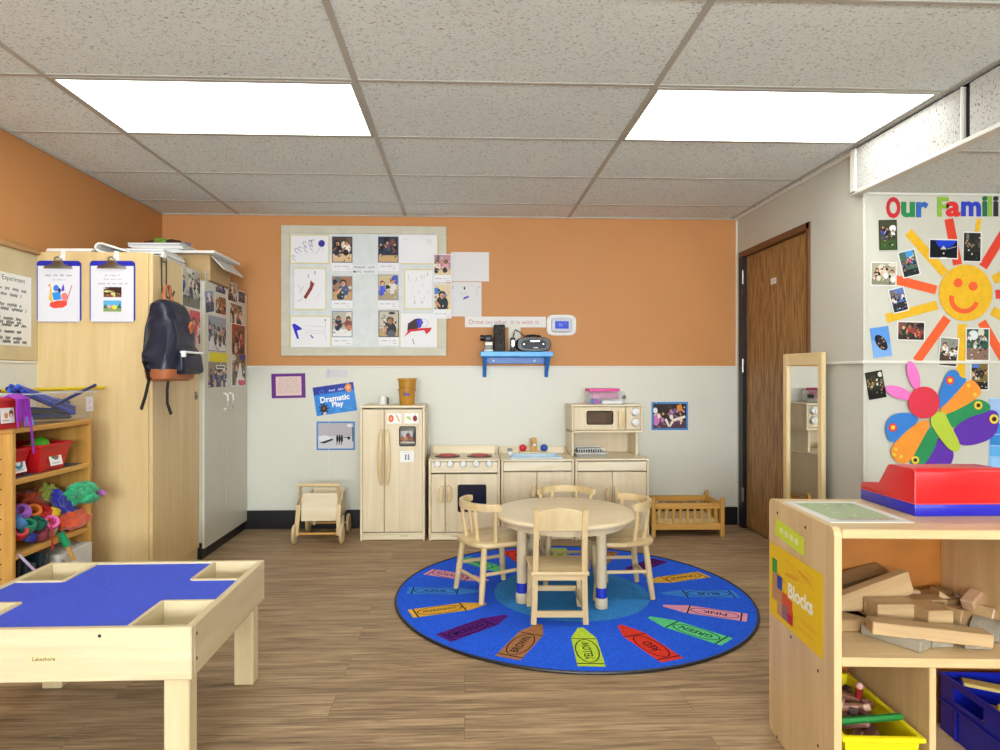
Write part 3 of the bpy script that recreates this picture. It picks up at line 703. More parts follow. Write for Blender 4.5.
# dish rack on the hutch counter
GREYP = plain('grey_plastic', '#b9b8b6', .4)
t = thing('dish_rack', 'grey and white dish rack under the play microwave', 'dish rack', (HX0+.14, 4.5, .558), w=True)
x0, x1, y0, y1 = HX0+.022, HX0+.235, 4.42, 4.62
w = MB(); w.tub(x0, x1, y0, y1, .558, .58, .012, .004, GREYP, rim=.004); w.build('tray', t)
w = MB()
for y in (y0+.02, y1-.02):
    w.rod((x0+.01, y, .615), (x1-.01, y, .615), .003, m=WHITEP, n=6)
    for k in range(12): x = x0+.015+k*(x1-x0-.03)/11; w.rod((x, y, .575), (x, y, .615), .002, m=WHITEP, n=6)
w.build('rack', t)
w = MB()
for k in range(9): w.box(x0+.02+k*.02, x0+.034+k*.02, y0+.06, y1-.06, .578, .612, plain('dark_dish_slots', '#5a5a5c', .5), .003)
w.build('dish_slots', t)
# things on the tops of the units
t = thing('nesting_bucket', 'two nested mustard yellow buckets on the play refrigerator', 'bucket', (atY(407, 0, 4.55).x, 4.55, .921))
MUST = plain('mustard_plastic', '#bb8526', .5)
w = MB(); w.lathe([(0, 0), (.050, 0), (.052, .004), (.058, .098), (.064, .098), (.064, .112), (.052, .112), (.046, .008), (0, .008)], MUST, 28); w.build('lower_bucket', t)
w = MB(); w.lathe([(.054, .113), (.0575, .114), (.062, .172), (.068, .173), (.068, .187), (.060, .187), (.052, .120), (.0, .118)], MUST, 28, Matrix.Translation((.002, 0, 0))); w.build('upper_bucket', t)
w = MB(); w.box(-.02, .022, -.060, -.052, .064, .084, plain('purple_sticker', '#6a3f8f', .5), .002); w.build('sticker', t)
t = thing('small_cup', 'small white cup with a dark clip left on the play refrigerator', 'cup', (atY(383, 0, 4.6).x, 4.6, .921))
w = MB(); w.lathe([(0, 0), (.026, 0), (.028, .004), (.026, .056), (.022, .06), (0, .06)], WHITEP, 20); w.build('cup', t)
w = MB(); w.box(.032, .04, -.01, .01, 0, .05, BLACKP, .002); w.build('clip', t)
PINK = plain('pink_plastic', '#e0489a', .4); PINKC = clear('pink_clear_plastic', '#d86aa0', .7)
t = thing('toy_carry_case', 'pink and clear plastic carry case on the play microwave', 'case', (.93, 4.6, .921), w=True)
x0, x1 = atY(586.5, 0, 4.6).x, atY(623, 0, 4.6).x
w = MB(); w.box(x0, x1, 4.53, 4.69, .921, 1.012, CLEARP, .008, seg=2); w.build('clear_body', t)
w = MB(); w.box(x0+.03, x1-.04, 4.55, 4.67, .96, 1.005, PINKC, .006); w.build('pink_tray', t)
w = MB(); w.box(x0+.04, x0+.08, 4.53, 4.6, .925, .958, plain('violet_toy', '#b35ac0', .4), .004); w.build('toy', t)
w = MB(); w.box(x0+.02, x0+.036, 4.529, 4.56, .925, .96, plain('teal_toy', '#2f6fb0', .4), .003); w.build('toy', t)
w = MB(); w.box(x0+.10, x1-.02, 4.54, 4.66, .923, .948, WHITEP, .004); w.build('toy', t)
w = MB(); w.box(x0+.005, x1-.04, 4.525, 4.695, 1.012, 1.034, PINK, .006, seg=2); w.build('lid', t)
w = MB(); w.box(x1-.002, x1+.012, 4.56, 4.62, .955, .985, BLACKP, .004); w.build('latch', t)
# ------------------------------------------------------------------ doll cart and doll crib
t = thing('doll_cart', 'small wooden push cart standing against the white wall beside the play refrigerator', 'push cart', (-.975, 4.45, 0), w=True)
xl, xr = -1.10, -.855
w = MB(); w.box(xl, xr, 4.36, 4.376, .145, .335, MAPLEX, .003); w.box(xl, xr, 4.655, 4.67, .145, .32, MAPLEX, .003)
for x in (xl, xr-.014): w.prism([(4.376, .145), (4.655, .145), (4.655, .32), (4.56, .30), (4.46, .24), (4.376, .27)], 'x', x, x+.014, MAPLEX, .002)
w.box(xl, xr, 4.376, 4.655, .145, .157, MAPLEX, .001); w.build('box', t, smooth=False)
for x, tx in ((xl-.012, xl+.012), (xr+.012, xr+.016)):
    P = [(tx, 4.28, .40), (tx, 4.30, .38), (tx*.6+x*.4, 4.335, .33), (x, 4.35, .26), (x-.004, 4.345, .19), (x-.008*(x < -1), 4.335, .12), (x-.012*(x < -1), 4.33, .055)]
    w = MB(); w.sweep(P, [(-.009, -.014), (.009, -.014), (.009, .014), (-.009, .014)], BIRCH); w.build('side_frame', t)
w = MB(); w.rod((xl+.0, 4.28, .402), (xr+.03, 4.28, .402), .0125, m=BIRCHX); w.build('handle', t)
for y, xo in ((4.33, .034), (4.655, .02)):
    w = MB(); w.rod((xl-xo, y, .068), (xr+xo, y, .068), .008, m=PINEH); w.build('axle', t)
    if y > 4.5:
        w = MB()
        for x in (xl+.012, xr-.03): w.box(x, x+.018, y-.015, y+.015, .055, .15, MAPLE, .002)
        w.build('axle_block', t, smooth=False)
    for x in (xl-xo, xr+xo):
        w = MB(); M = Matrix.Translation((x, y, .0675)) @ Matrix.Rotation(PI/2, 4, 'Y')
        w.lathe([(0, -.011), (.05, -.011), (.062, -.009), (.067, 0), (.062, .009), (.05, .011), (0, .011)], BIRCH, 28, M); w.build('wheel', t)
t = thing('doll_crib', 'low honey pine doll crib with slatted sides on the floor by the door', 'doll bed', (1.55, 4.57, 0), w=True)
x0, x1, y0, y1 = 1.30, 1.815, 4.41, 4.725
PZ = wood('honey_pine_upright', '#dfae5c', '#c58f3e', 'z'); PY_ = wood('honey_pine_deep', '#dfae5c', '#c58f3e', 'y')
for x in (x0, x1-.028):
    for y in (y0, y1-.028):
        w = MB(); w.box(x, x+.028, y, y+.028, 0, .255, PZ, .003); w.ball((x+.014, y+.014, .262), .014, PZ, sub=2); w.build('post', t)
for y, nm in ((y0+.006, 'front_side'), (y1-.022, 'rear_side')):
    w = MB(); w.box(x0+.028, x1-.028, y, y+.016, .195, .235, PINEH, .003); w.box(x0+.028, x1-.028, y, y+.016, .05, .095, PINEH, .003)
    for k in range(9): x = x0+.055+k*(x1-x0-.11)/8; w.box(x-.009, x+.009, y+.004, y+.012, .095, .195, PZ, .002)
    w.build(nm, t, smooth=False)
for x, nm in ((x0+.006, 'end_panel'), (x1-.022, 'end_panel')):
    w = MB(); w.box(x, x+.016, y0+.028, y1-.028, .2, .24, PY_, .003); w.box(x, x+.016, y0+.028, y1-.028, .05, .095, PY_, .003)
    for k in range(5): y = y0+.06+k*(y1-y0-.12)/4; w.box(x+.004, x+.012, y-.009, y+.009, .095, .2, PZ, .002)
    w.build(nm, t, smooth=False)
w = MB(); w.box(x0+.03, x1-.03, y0+.024, y1-.024, .07, .08, PINEH, .002); w.build('base_board', t, smooth=False)
w = MB(); w.box(x0+.034, x1-.034, y0+.028, y1-.03, .081, .125, plain('cream_pad', '#cdb384', .85), .012, seg=3); tag(w.build('doll_mattress'), 'thin cream pad lying inside the doll crib', 'mattress')
# ------------------------------------------------------------------ back wall: board, papers, shelf
BW = YB
p, bwid, bh = spanY(281, 225, 446.5, 356, BW-.02)
t = thing('bulletin_board', 'large white display board with a pale frame on the orange wall', 'bulletin board', (p.x, BW-.0005, p.z))
fw = .062; FRM = plain('pale_board_frame', '#c8c3b0', .5)
w = MB()
for a in ((-bwid/2, bwid/2, bh/2-fw*.95, bh/2), (-bwid/2, bwid/2, -bh/2, -bh/2+fw), (-bwid/2, -bwid/2+fw, -bh/2+fw, bh/2-fw*.95), (bwid/2-fw, bwid/2, -bh/2+fw, bh/2-fw*.95)):
    w.box(a[0], a[1], -.022, 0, a[2], a[3], FRM, .003)
w.build('frame', t, smooth=False)
w = MB(); w.box(-bwid/2+fw, bwid/2-fw, -.012, 0, -bh/2+fw, bh/2-fw*.95, plain('white_board', '#d2d6d6', .5), 0); w.build('panel', t, smooth=False)
BY = BW-.0135
def paper(u0, v0, u1, v1, Y, name, label, cat, draw=None, bg='#e9e7ea', group=None, mat=None, roll=0., th=.0012, face='back'):
    p, wd, h = (spanY if face == 'back' else spanX)(u0, v0, u1, v1, Y)
    s = Sheet(wd, h, bg, th)
    if draw: draw(s, wd, h)
    o = place(s.build(name, mat), p, face, roll); return tag(o, label, cat, group)
YEL = '#d9cd8a'
def ybord(s, w, h, sides='tlbr', e=.0085):
    if 't' in sides: s.rect(-w/2, h/2-e, w/2, h/2, YEL)
    if 'b' in sides: s.rect(-w/2, -h/2, w/2, -h/2+e, YEL)
    if 'l' in sides: s.rect(-w/2, -h/2, -w/2+e, h/2, YEL)
    if 'r' in sides: s.rect(w/2-e, -h/2, w/2, h/2, YEL)
def dr1(s, w, h):
    ybord(s, w, h); P = '#4a3f9a'
    s.ell(w*.3, h*.2, w*.085, h*.12, '#3a349a'); s.line([(w*.28, h*.1), (w*.15, -h*.18)], .003, '#9a98b8'); s.line([(w*.33, h*.1), (w*.34, -h*.05)], .002, '#9a98b8')
    for k, (x, y) in enumerate(((-.4, -.3), (-.33, -.05), (-.24, 0), (-.12, .18), (-.1, 0), (.02, .2), (.05, .05))):
        s.ring(w*x, h*y, w*.035, h*.09, .0035, P if k % 2 else '#7a6ab0', 10, rot=.5, a1=5)
    s.line([(-w*.02, h*.3), (w*.12, h*.32)], .004, P); s.line([(w*.05, h*.3), (w*.06, h*.1)], .004, P)
    for x, y in ((-.28, -.18), (-.1, -.14), (.03, -.12)): s.line([(w*x, h*y), (w*(x+.06), h*(y+.02))], .002, '#8a80b0')
def dr2(s, w, h):
    ybord(s, w, h, 'tbr'); s.poly([(w*.0, h*.2), (w*.12, h*.12), (w*.05, -h*.02), (-w*.14, -h*.25), (-w*.22, -h*.2), (-w*.02, h*.05)], '#8a2a22')
    s.line([(w*.13, h*.42), (w*.15, h*.34)], .006, '#3a2f8a'); s.line([(-w*.08, h*.34), (-w*.06, h*.26)], .005, '#5a5a66')
    s.line([(-w*.42, h*.1), (-w*.3, h*.02), (-w*.34, -h*.1), (-w*.2, h*.08)], .0025, '#a8a4b0'); s.line([(-w*.4, -h*.3), (-w*.25, -h*.24)], .003, '#8f8a9a'); s.line([(w*.15, -h*.3), (w*.3, -h*.1)], .002, '#d8b8c0')
def dr3(s, w, h):
    ybord(s, w, h, 'tlr'); B = '#2b25c8'
    s.poly([(-w*.45, h*.22), (-w*.38, h*.24), (-w*.24, h*.12), (-w*.2, h*.06), (-w*.33, h*.02), (-w*.28, -h*.25), (-w*.33, -h*.24), (-w*.4, h*.0)], B)
    s.poly([(-w*.02, -h*.12), (w*.0, -h*.1), (w*.07, -h*.2), (w*.04, -h*.23)], '#5a52b0')
    for y in (.18, .04, -.04): s.line([(-w*.12, h*y), (w*.36, h*(y-.04))], .002, '#b8b4c4')
    s.line([(w*.36, h*.3), (w*.34, -h*.1), (w*.38, -h*.3)], .002, '#a9a9c4'); s.ell(w*.35, h*.36, .005, .01, '#6f8f88')
def dr4(s, w, h): ybord(s, w, h, 'rb'); s.ring(w*.28, h*.28, .012, .014, .002, '#9a9aa2', 10); s.line([(-w*.4, h*.36), (-w*.28, h*.35)], .002, '#a8a8b0')
def dr5(s, w, h):
    ybord(s, w, h, 'tbl'); R = random.Random(3)
    for k in range(26):
        x, y = R.uniform(-.38, .42)*w, R.uniform(-.4, .35)*h; s.line([(x, y), (x+R.uniform(-.005, .012), y+R.uniform(.008, .03))], .0022, '#9a98a6')
def dr6(s, w, h):
    ybord(s, w, h, 'rl', .008)
    s.poly([(-w*.3, -h*.02), (-w*.28, h*.2), (-w*.1, h*.34), (w*.02, h*.36), (-w*.02, h*.05), (-w*.2, 0)], '#3a2422'); s.poly([(-w*.02, h*.08), (-w*.06, h*.3), (w*.06, h*.36), (w*.12, h*.24), (w*.04, h*.06)], '#3f35c8')
    s.poly([(-w*.38, -h*.2), (-w*.26, h*.02), (w*.02, h*.06), (w*.34, h*.08), (w*.3, -h*.02), (w*.2, -h*.12), (w*.14, h*.0), (-w*.2, -h*.04)], '#d3202c')
    s.ring(w*.14, h*.22, w*.1, h*.12, .0025, '#7f9a98', 12); s.line([(-w*.16, -h*.26), (-w*.12, -h*.42)], .005, '#3a3f48')
GD = 'drawings on the display board'
paper(290, 234.5, 329.5, 264, BY, 'drawing', 'yellow bordered drawing with purple scribbles and a blue flower, upper left on the white board', 'drawing', dr1, group=GD)
paper(294.5, 267.5, 326.5, 310, BY, 'drawing', 'yellow bordered drawing with a dark red streak at the left of the white board', 'drawing', dr2, group=GD)
paper(290, 315.5, 331.5, 347, BY, 'drawing', 'drawing with a blue shape at the lower left of the white board', 'drawing', dr3, group=GD)
paper(399, 235, 438, 264.5, BY, 'drawing', 'nearly blank drawing at the upper right of the white board', 'drawing', dr4, group=GD)
paper(404, 269, 432.5, 309.5, BY, 'drawing', 'grey pencil mark drawing at the right of the white board', 'drawing', dr5, group=GD)
paper(399.5, 313.5, 438, 347, BY, 'drawing', 'drawing of a red, blue and black shape at the lower right of the white board', 'drawing', dr6, group=GD)
def snap(bg, floor, n, seed, cap=True, border=None, cols=None, extra=None):
    def f(s, w, h):
        c = h*.24 if cap else 0; e = .006
        if border: s.rect(-w/2, -h/2+c, w/2, h/2, border)
        s.people(-w/2+e, -h/2+c+e, w/2-e, h/2-e, bg, floor, n, seed, cols)
        if extra: extra(s, w, h, c)
        if cap: s.hand(-w*.4, w*.36, -h/2+c*.55, .012, '#8f8c94', .0016, seed); s.line([(w*.2, -h/2+c*.25), (w*.4, -h/2+c*.25)], .003, '#b88a94')
    return f
GP = 'snapshots on the display board'; PB = '#3d4a6b'
DK = ['#1c1a1e', '#2e2a30', '#d8c8ae', '#6a564a', '#efe6da', '#493a52']
paper(332, 236.5, 352.5, 271, BY, 'photo', 'captioned photo of dark haired children, top of the left photo column', 'photo', snap('#4a3a34', '#d9b68c', 2, 11, True, PB, DK), group=GP)
paper(332, 276, 352.5, 308, BY, 'photo', 'captioned photo of a child in blue, middle of the left photo column', 'photo', snap('#a5765a', '#c9a06a', 1, 12, True, '#8a8c94', ['#3f5a78', '#8fa9c4', '#1c2230', '#eee']+DK[:1] if False else ['#3f5a78', '#8fa9c4', '#1c2230', '#eeeeee']), group=GP)
paper(332, 311, 352.5, 345.5, BY, 'photo', 'captioned photo with a blue shirt over a white table, bottom of the left photo column', 'photo', snap('#b7b3a8', '#e5e3e0', 2, 13, True, '#7388a8', ['#26568f', '#1b2a45', '#c97a58', '#8a4a38']), group=GP)
paper(378, 236.5, 398.5, 271, BY, 'photo', 'captioned photo of several children in navy, top of the right photo column', 'photo', snap('#2c3040', '#c9a673', 3, 14, True, PB, ['#1b2333', '#2a3558', '#151518', '#7a4a48', '#48577a']), group=GP)
paper(378, 274.5, 398.5, 308.5, BY, 'photo', 'captioned photo with a blue balloon shape, middle of the right photo column', 'photo', snap('#cbb88f', '#ab9a78', 2, 15, True, '#8c8fa0', ['#17171c', '#3f57c4', '#8d8f98', '#d9d7d2'], lambda s, w, h, c: s.ell(-w*.28, h*.05, w*.14, h*.11, '#4a5fe0')), group=GP)
paper(378.5, 310.5, 399, 345.5, BY, 'photo', 'captioned photo of a child in grey on a rug, bottom of the right photo column', 'photo', snap('#c5bdaa', '#b89a68', 1, 16, True, '#3a3c48', ['#5a5c66', '#2b2c33', '#9a9ca8', '#dcdad6']), group=GP)
def words(s, w, h):
    s.hand(-w*.47, w*.47, h*.2, .022, '#5a5a5e', .0024, 21); s.hand(-w*.4, w*.47, -h*.27, .02, '#6a6a6e', .0022, 22); s.ell(-w*.44, -h*.27, .008, .008, '#2a2a2e')
paper(353, 264.5, 377.5, 274, BY, 'caption_strip', 'handwritten white caption strip between the two photo columns', 'caption', words, bg='#dfe0e2')
# photos and sheets beside the board
GB = 'sheets hung beside the display board'
paper(451, 252, 489, 281.5, BW-.0013, 'paper_sheet', 'blank white sheet on the orange wall, upper one right of the board', 'paper', bg='#dddadb', group=GB)
def pm(s, w, h):
    s.poly([(-w*.12, -h*.02), (w*.08, h*.05), (w*.1, h*.1), (-w*.06, h*.07)], '#5f3fb8'); s.ell(-w*.06, h*.32, .006, .013, '#2c2c30'); s.line([(w*.38, h*.34), (w*.33, h*.1)], .0025, '#c9a4a8'); s.line([(w*.38, h*.36), (w*.46, h*.36)], .003, '#5a5f68'); s.line([(-w*.46, h*.38), (-w*.42, h*.3)], .003, '#8a5a58'); s.hand(-w*.2, w*.05, h*.17, .008, '#a0a0a4', .0013, 4)
paper(451, 282, 481.5, 316.5, BW-.0013, 'paper_sheet', 'white sheet with a small purple mark on the orange wall right of the board', 'paper', pm, bg='#d9d7d9', group=GB)
RY = BW-.0235
paper(433.5, 254, 451.5, 282.5, RY, 'photo', 'photo of children in red and black, upper one overlapping the right edge of the board', 'photo', snap('#b98a94', '#d9c49a', 2, 31, True, None, ['#141216', '#b8283c', '#d7a0a8', '#efe6dc', '#2b3a3a']))
paper(433.5, 283.5, 451.5, 318.5, RY, 'photo', 'photo of a child in black, lower one overlapping the right edge of the board', 'photo', snap('#d9c7a8', '#dfc48a', 1, 32, True, None, ['#131722', '#1c2733', '#d98a6a', '#2f7fc4']))
def strip(s, w, h): s.text('Draw on what  it is with it', -w*.02, 0, h*.42, '#c08a8c', maxw=w*.86)
paper(465, 316.5, 546, 327.5, BW-.0027, 'paper_strip', 'long white paper strip with faint red handwriting above the blue shelf', 'paper strip', strip, bg='#e4dfdc')
paper(508.5, 324, 520.5, 350, BW-.0046, 'paper_slip', 'narrow white slip hanging behind the portable stereo', 'paper', bg='#e2ddd2')
# thermostat
p, tw, thh = spanY(547, 314.5, 576.5, 335.5, BW-.02)
t = thing('thermostat', 'white wall thermostat with a blue screen on the orange wall', 'thermostat', (p.x, BW, p.z))
M = Matrix.Rotation(PI/2, 4, 'X')
w = MB(); w.loft([(0, 0, 0, tw*.5, thh*.5, .45), (0, 0, .006, tw*.5, thh*.5, .45), (0, 0, .009, tw*.48, thh*.47, .45)], WHITEP, 32, M); w.build('wall_plate', t)
w = MB(); w.loft([(0, .0, .009, tw*.36, thh*.36, .4), (0, 0, .024, tw*.34, thh*.33, .4), (0, 0, .027, tw*.31, thh*.29, .4)], plain('thermostat_grey', '#c9cad6', .35), 32, M); w.build('body', t)
s = Sheet(tw*.46, thh*.36, '#3f55d8', .001); s.text('70', -tw*.05, 0, thh*.14, '#aab8ff'); s.line([(tw*.08, thh*.06), (tw*.16, thh*.06)], .002, '#aab8ff')
o = s.build('screen', emit('blue_screen', '#4a60e8', .55) if False else None); place(o, (0, -.0273, 0), 'back', parent=t)
# blue wall shelf with stereo things
x0, x1 = atY(480.5, 353, 4.63).x, atY(553, 353, 4.63).x; zt = atY(0, 350.8, 4.62).z
t = thing('wall_shelf', 'small blue bracket shelf mounted on the wall above the play stove', 'shelf', ((x0+x1)/2, BW, zt), w=True)
w = MB(); w.box(x0, x1, 4.615, BW, zt-.036, zt, SKYB, .004); w.build('shelf_board', t, smooth=False)
w = MB(); w.box(x0+.04, x1-.04, BW-.018, BW, zt-.085, zt-.036, BLUEP, .003); w.build('back_rail', t, smooth=False)
for x in (x0+.02, x1-.045):
    w = MB(); w.prism([(4.64, zt-.036), (BW, zt-.036), (BW, zt-.185), (BW-.02, zt-.185), (BW-.035, zt-.15), (4.66, zt-.07)], 'x', x, x+.026, BLUEP, .003); w.build('bracket', t, smooth=False)
w = MB()
for x in (x0+.10, x1-.12): w.lathe([(0, .004), (.008, .003), (.009, 0)], WHITEP, 12, Matrix.Translation((x, BW-.018, zt-.062)) @ Matrix.Rotation(PI/2, 4, 'X'))
w.build('screw_cap', t)
# speaker tower
sx0, sx1 = atY(494, 0, 4.66).x, atY(505, 0, 4.66).x; sz = atY(0, 323, 4.66).z
t = thing('speaker', 'tall black mesh speaker box standing on the blue shelf', 'speaker', ((sx0+sx1)/2, 4.70, zt), w=True)
w = MB(); w.box(sx0, sx1, 4.655, 4.76, zt, sz, BLACKP, .006, seg=2); w.build('cabinet', t, smooth=False)
GRL = plain('speaker_grille', '#33302e', .8, noise_amt=.9, scale=120)
w = MB(); w.box(sx0+.006, sx1-.006, 4.647, 4.656, zt+.008, sz-.006, GRL, .003); w.build('grille', t, smooth=False)
# dark device on books
bx0, bx1 = atY(483.5, 0, 4.68).x, sx0-.005
for nm, lb, za, zb, cl in (('book', 'dark purple book at the bottom of the pile on the blue shelf', 0, .018, '#2a1a3a'), ('book', 'grey book in the middle of the pile on the blue shelf', .018, .046, '#8f929c'), ('book', 'cream book on top of the pile on the blue shelf', .046, .072, '#d8c5a2')):
    t = thing(nm, lb, 'book', ((bx0+bx1)/2, 4.7, zt+za), group='books on the blue shelf', w=True); e = .01*(za > .01)
    w = MB(); w.box(bx0+e, bx1-e*.3, 4.645+e, 4.765, zt+za, zt+za+.003, plain('cover_'+cl, cl, .5), .0008); w.box(bx0+e, bx1-e*.3, 4.645+e, 4.765, zt+zb-.003, zt+zb-.0003, plain('cover_'+cl, cl, .5), .0008); w.box(bx0+e, bx0+e+.003, 4.645+e, 4.765, zt+za, zt+zb-.0003, plain('cover_'+cl, cl, .5), .0008); w.build('cover', t, smooth=False)
    w = MB(); w.box(bx0+e+.003, bx1-e*.3-.003, 4.648+e, 4.763, zt+za+.003, zt+zb-.003, PAPER if cl != '#8f929c' else plain('grey_pages', '#9a9a9e', .7), 0); w.build('pages', t, smooth=False)
zb = zt+.072
t = thing('camcorder', 'small black camcorder lying on the books on the blue shelf', 'camera', ((bx0+bx1)/2, 4.7, zb), w=True)
w = MB(); w.box(bx0+.005, bx1-.006, 4.665, 4.745, zb, zb+.052, plain('navy_black_plastic', '#15182a', .35), .012, seg=2); w.build('body', t)
w = MB(); w.rod((bx0+.016, 4.70, zb+.03), (bx0-.022, 4.70, zb+.032), .02, .022, BLACKP, 16); w.build('lens', t)
# stereo
ox0, ox1 = atY(516.5, 0, 4.66).x, atY(551, 0, 4.66).x; oz = atY(0, 335.5, 4.66).z
t = thing('portable_stereo', 'rounded black portable stereo on the right of the blue shelf', 'stereo', ((ox0+ox1)/2, 4.7, zt), w=True)
cx = (ox0+ox1)/2; hw = (ox1-ox0)/2; hh = (oz-zt)/2; M = Matrix.Translation((cx, 4.76, zt+hh)) @ Matrix.Rotation(PI/2, 4, 'X')
w = MB(); w.loft([(0, 0, 0, hw*.9, hh*.92, .6), (0, 0, .02, hw, hh, .6), (0, 0, .085, hw, hh, .6), (0, 0, .105, hw*.93, hh*.9, .6)], BLACKP, 36, M); w.build('body', t)
w = MB(); w.loft([(0, 0, .104, hw*.72, hh*.62, .7), (0, 0, .110, hw*.7, hh*.58, .7)], plain('slate_plastic', '#181c28', .5), 30, M); fp = w.build('front_panel', t)
w = MB()
for dx in (-.62, .62): w.lathe([(0, .008), (.006, .007), (.008, 0)], CHROME, 12, Matrix.Translation((cx+hw*.9*dx, 4.651, zt+hh)) @ Matrix.Rotation(PI/2, 4, 'X'))
w.build('tweeter', t)
w = MB(); w.box(cx-hw*.2, cx+hw*.35, 4.645, 4.652, zt+hh*1.3, zt+hh*1.5, CHROME, .002); w.box(cx-.004, cx+.03, 4.645, 4.652, zt+hh*.45, zt+hh*.6, WHITEP, .002); w.build('trim_buttons', t)
w = MB(); w.tube([(cx-hw*.45, 4.715, oz-.008), (cx-hw*.4, 4.715, oz+.008), (cx, 4.715, oz+.014), (cx+hw*.4, 4.715, oz+.008), (cx+hw*.5, 4.715, oz-.01)], .008, BLACKP, 8); w.build('carry_handle', t)
w = MB(); px = atY(513, 0, 4.69).x
w.box(px-.018, px+.014, 4.66, 4.74, zt, zt+.105, BLACKP, .006, seg=2); t = w.build('small_gadget'); tag(t, 'little black and silver gadget between the speaker and portable stereo', 'gadget')
w = MB(); w.box(px-.012, px+.008, 4.656, 4.661, zt+.04, zt+.085, CHROME, .002); w.build('silver_face', t)
w = MB(); w.tube([(px, 4.70, zt+.1), (px+.01, 4.71, zt+.14), (px+.02, 4.72, zt+.165), (px+.05, 4.73, zt+.15), (px+.08, 4.735, zt+.125), (px+.10, 4.735, zt+.11)], .004, BLACKM, 6); tag(w.build('power_cable'), 'black cable looping from the gadget to the portable stereo', 'cable')
# papers on the white panelling
PNY = YB-.0083
def purple(s, w, h):
    R = random.Random(5); P = '#6b2c86'
    for a, b, c, d_ in ((-.5, .36, .5, .5), (-.5, -.5, .5, -.4), (-.5, -.5, -.36, .5), (.36, -.5, .5, .5)): s.rect(w*a, h*b, w*c, h*d_, P)
    s.rect(-w*.37, -h*.4, w*.38, h*.38, '#e2c6c0')
    for k in range(7): s.hand(-w*.3, w*.32, h*(.28-.09*k), .012, '#b89a98', .0014, k)
paper(271.5, 373.5, 305.5, 398, PNY, 'handmade_sign', 'pink handwritten sheet with a wide purple border on the white wall', 'sign', purple, bg='#dcd3d6', roll=.02)
paper(325.5, 369.5, 347.5, 377.5, PNY, 'blank_card', 'faint blank card above the blue poster on the white wall', 'card', bg='#cdced2')
def drama(s, w, h):
    s.rect(-w*.5, h*.22, w*.5, h*.5, '#1c3fb4'); s.poly([(-w*.5, h*.5), (w*.5, h*.5), (w*.5, h*.36), (-w*.5, h*.24)], '#1a2f9c')
    s.poly([(-w*.05, -h*.5), (w*.1, -h*.5), (w*.02, 0)], '#3f97e6'); s.poly([(w*.1, -h*.2), (w*.4, -h*.42), (w*.34, -h*.46)], '#3f97e6')
    s.text('Dramatic', 0, h*.03, h*.21, '#f6f7fb', bold=.03, maxw=w*.72); s.text('Play', w*.05, -h*.21, h*.24, '#f6f7fb', bold=.03, maxw=w*.34)
    s.ring(-w*.3, h*.3, w*.05, h*.06, .004, '#5a8fe0', 12); s.hand(-w*.12, w*.25, h*.31, .022, '#c9d8f4', .004, 2)
    s.poly([(w*.26, h*.34), (w*.36, h*.5), (w*.44, h*.4), (w*.42, h*.2), (w*.34, h*.16)], '#e88a4a'); s.ell(w*.36, h*.34, w*.03, h*.06, '#f3c08a')
    for k in range(9):
        a = 2*PI*k/9; s.line([(-w*.3, -h*.28), (-w*.3+w*.12*math.cos(a), -h*.28+h*.2*math.sin(a))], .01, '#17100e')
    s.ell(-w*.3, -h*.28, w*.075, h*.13, '#1c1210'); s.ell(-w*.3, -h*.27, w*.03, h*.05, '#8a4a30'); s.rect(-w*.33, -h*.5, -w*.26, -h*.4, '#d9c5ba')
p = atY(335, 399, PNY); s = Sheet(.30, .212, '#2a86dc', .0016); drama(s, .30, .212)
tag(place(s.build('poster', PHOTO), (p.x, PNY, p.z), 'back', .145), 'tilted bright blue poster reading Dramatic Play on the white wall', 'poster')
def snow(s, w, h):
    e = .012; s.rect(-w/2+e, -h/2+e, w/2-e, h/2-e, '#cfcdd3'); s.poly([(-w/2+e, 0), (w/2-e, -h*.02), (w/2-e, h/2-e), (-w/2+e, h/2-e)], '#b9b2bb')
    s.ell(-w*.3, -h*.1, w*.15, h*.12, '#e2e2e6'); s.poly([(-w*.43, -h*.24), (-w*.3, -h*.27), (-w*.05, -h*.14), (-w*.1, -h*.1)], '#232529')
    for x in (.04, .1, .16): s.ell(w*x, -h*.1, w*.03, h*.14, '#17181c'); s.rect(w*(x-.02), -h*.32, w*x, -h*.18, '#17181c')
    s.line([(w*.2, -h*.06), (w*.36, -h*.05)], .006, '#2e3036'); s.ell(w*.34, -h*.08, w*.04, h*.06, '#232529'); s.rect(w*.43, -h*.2, w/2-e, h*.3, '#3c4048'); s.ell(w*.36, h*.36, w*.07, h*.06, '#e8e6ea')
paper(316.5, 421.5, 355, 450, PNY, 'photo_print', 'blue bordered black and white snow photo below the blue poster', 'photo', snow, bg='#4a86c8', mat=PHOTO)
def fam(s, w, h):
    e = .014; s.people(-w/2+e, -h/2+e, w/2-e, h/2-e, '#2c1a16', '#5a3a4a', 5, 44, ['#c77ab4', '#17120f', '#efe3d6', '#3a2032', '#e6c9b6', '#6a4a8c'])
    s.poly([(w*.18, h*.36), (w*.3, h*.44), (w*.36, h*.2), (w*.22, h*.16)], '#d98a2a'); s.line([(w*.05, -h*.16), (w*.42, -h*.02)], .02, '#efe0d2'); s.line([(-w*.12, -h*.1), (-w*.02, -h*.38), (w*.08, -h*.2)], .016, '#f2e6da')
    s.poly([(-w*.44, h*.0), (-w*.36, h*.06), (-w*.28, -h*.2), (-w*.36, -h*.36), (-w*.44, -h*.3)], '#d47ac0'); s.ell(-w*.4, h*.2, w*.06, h*.1, '#f0efe8')
p, a_, b_ = spanY(651.5, 402, 688, 430, PNY)
paper(651.5, 402, 688, 430, PNY, 'photo_print', 'blue bordered colour photo of seated people on the wall right of the play microwave', 'photo', fam, bg='#3f86cc', mat=PHOTO)
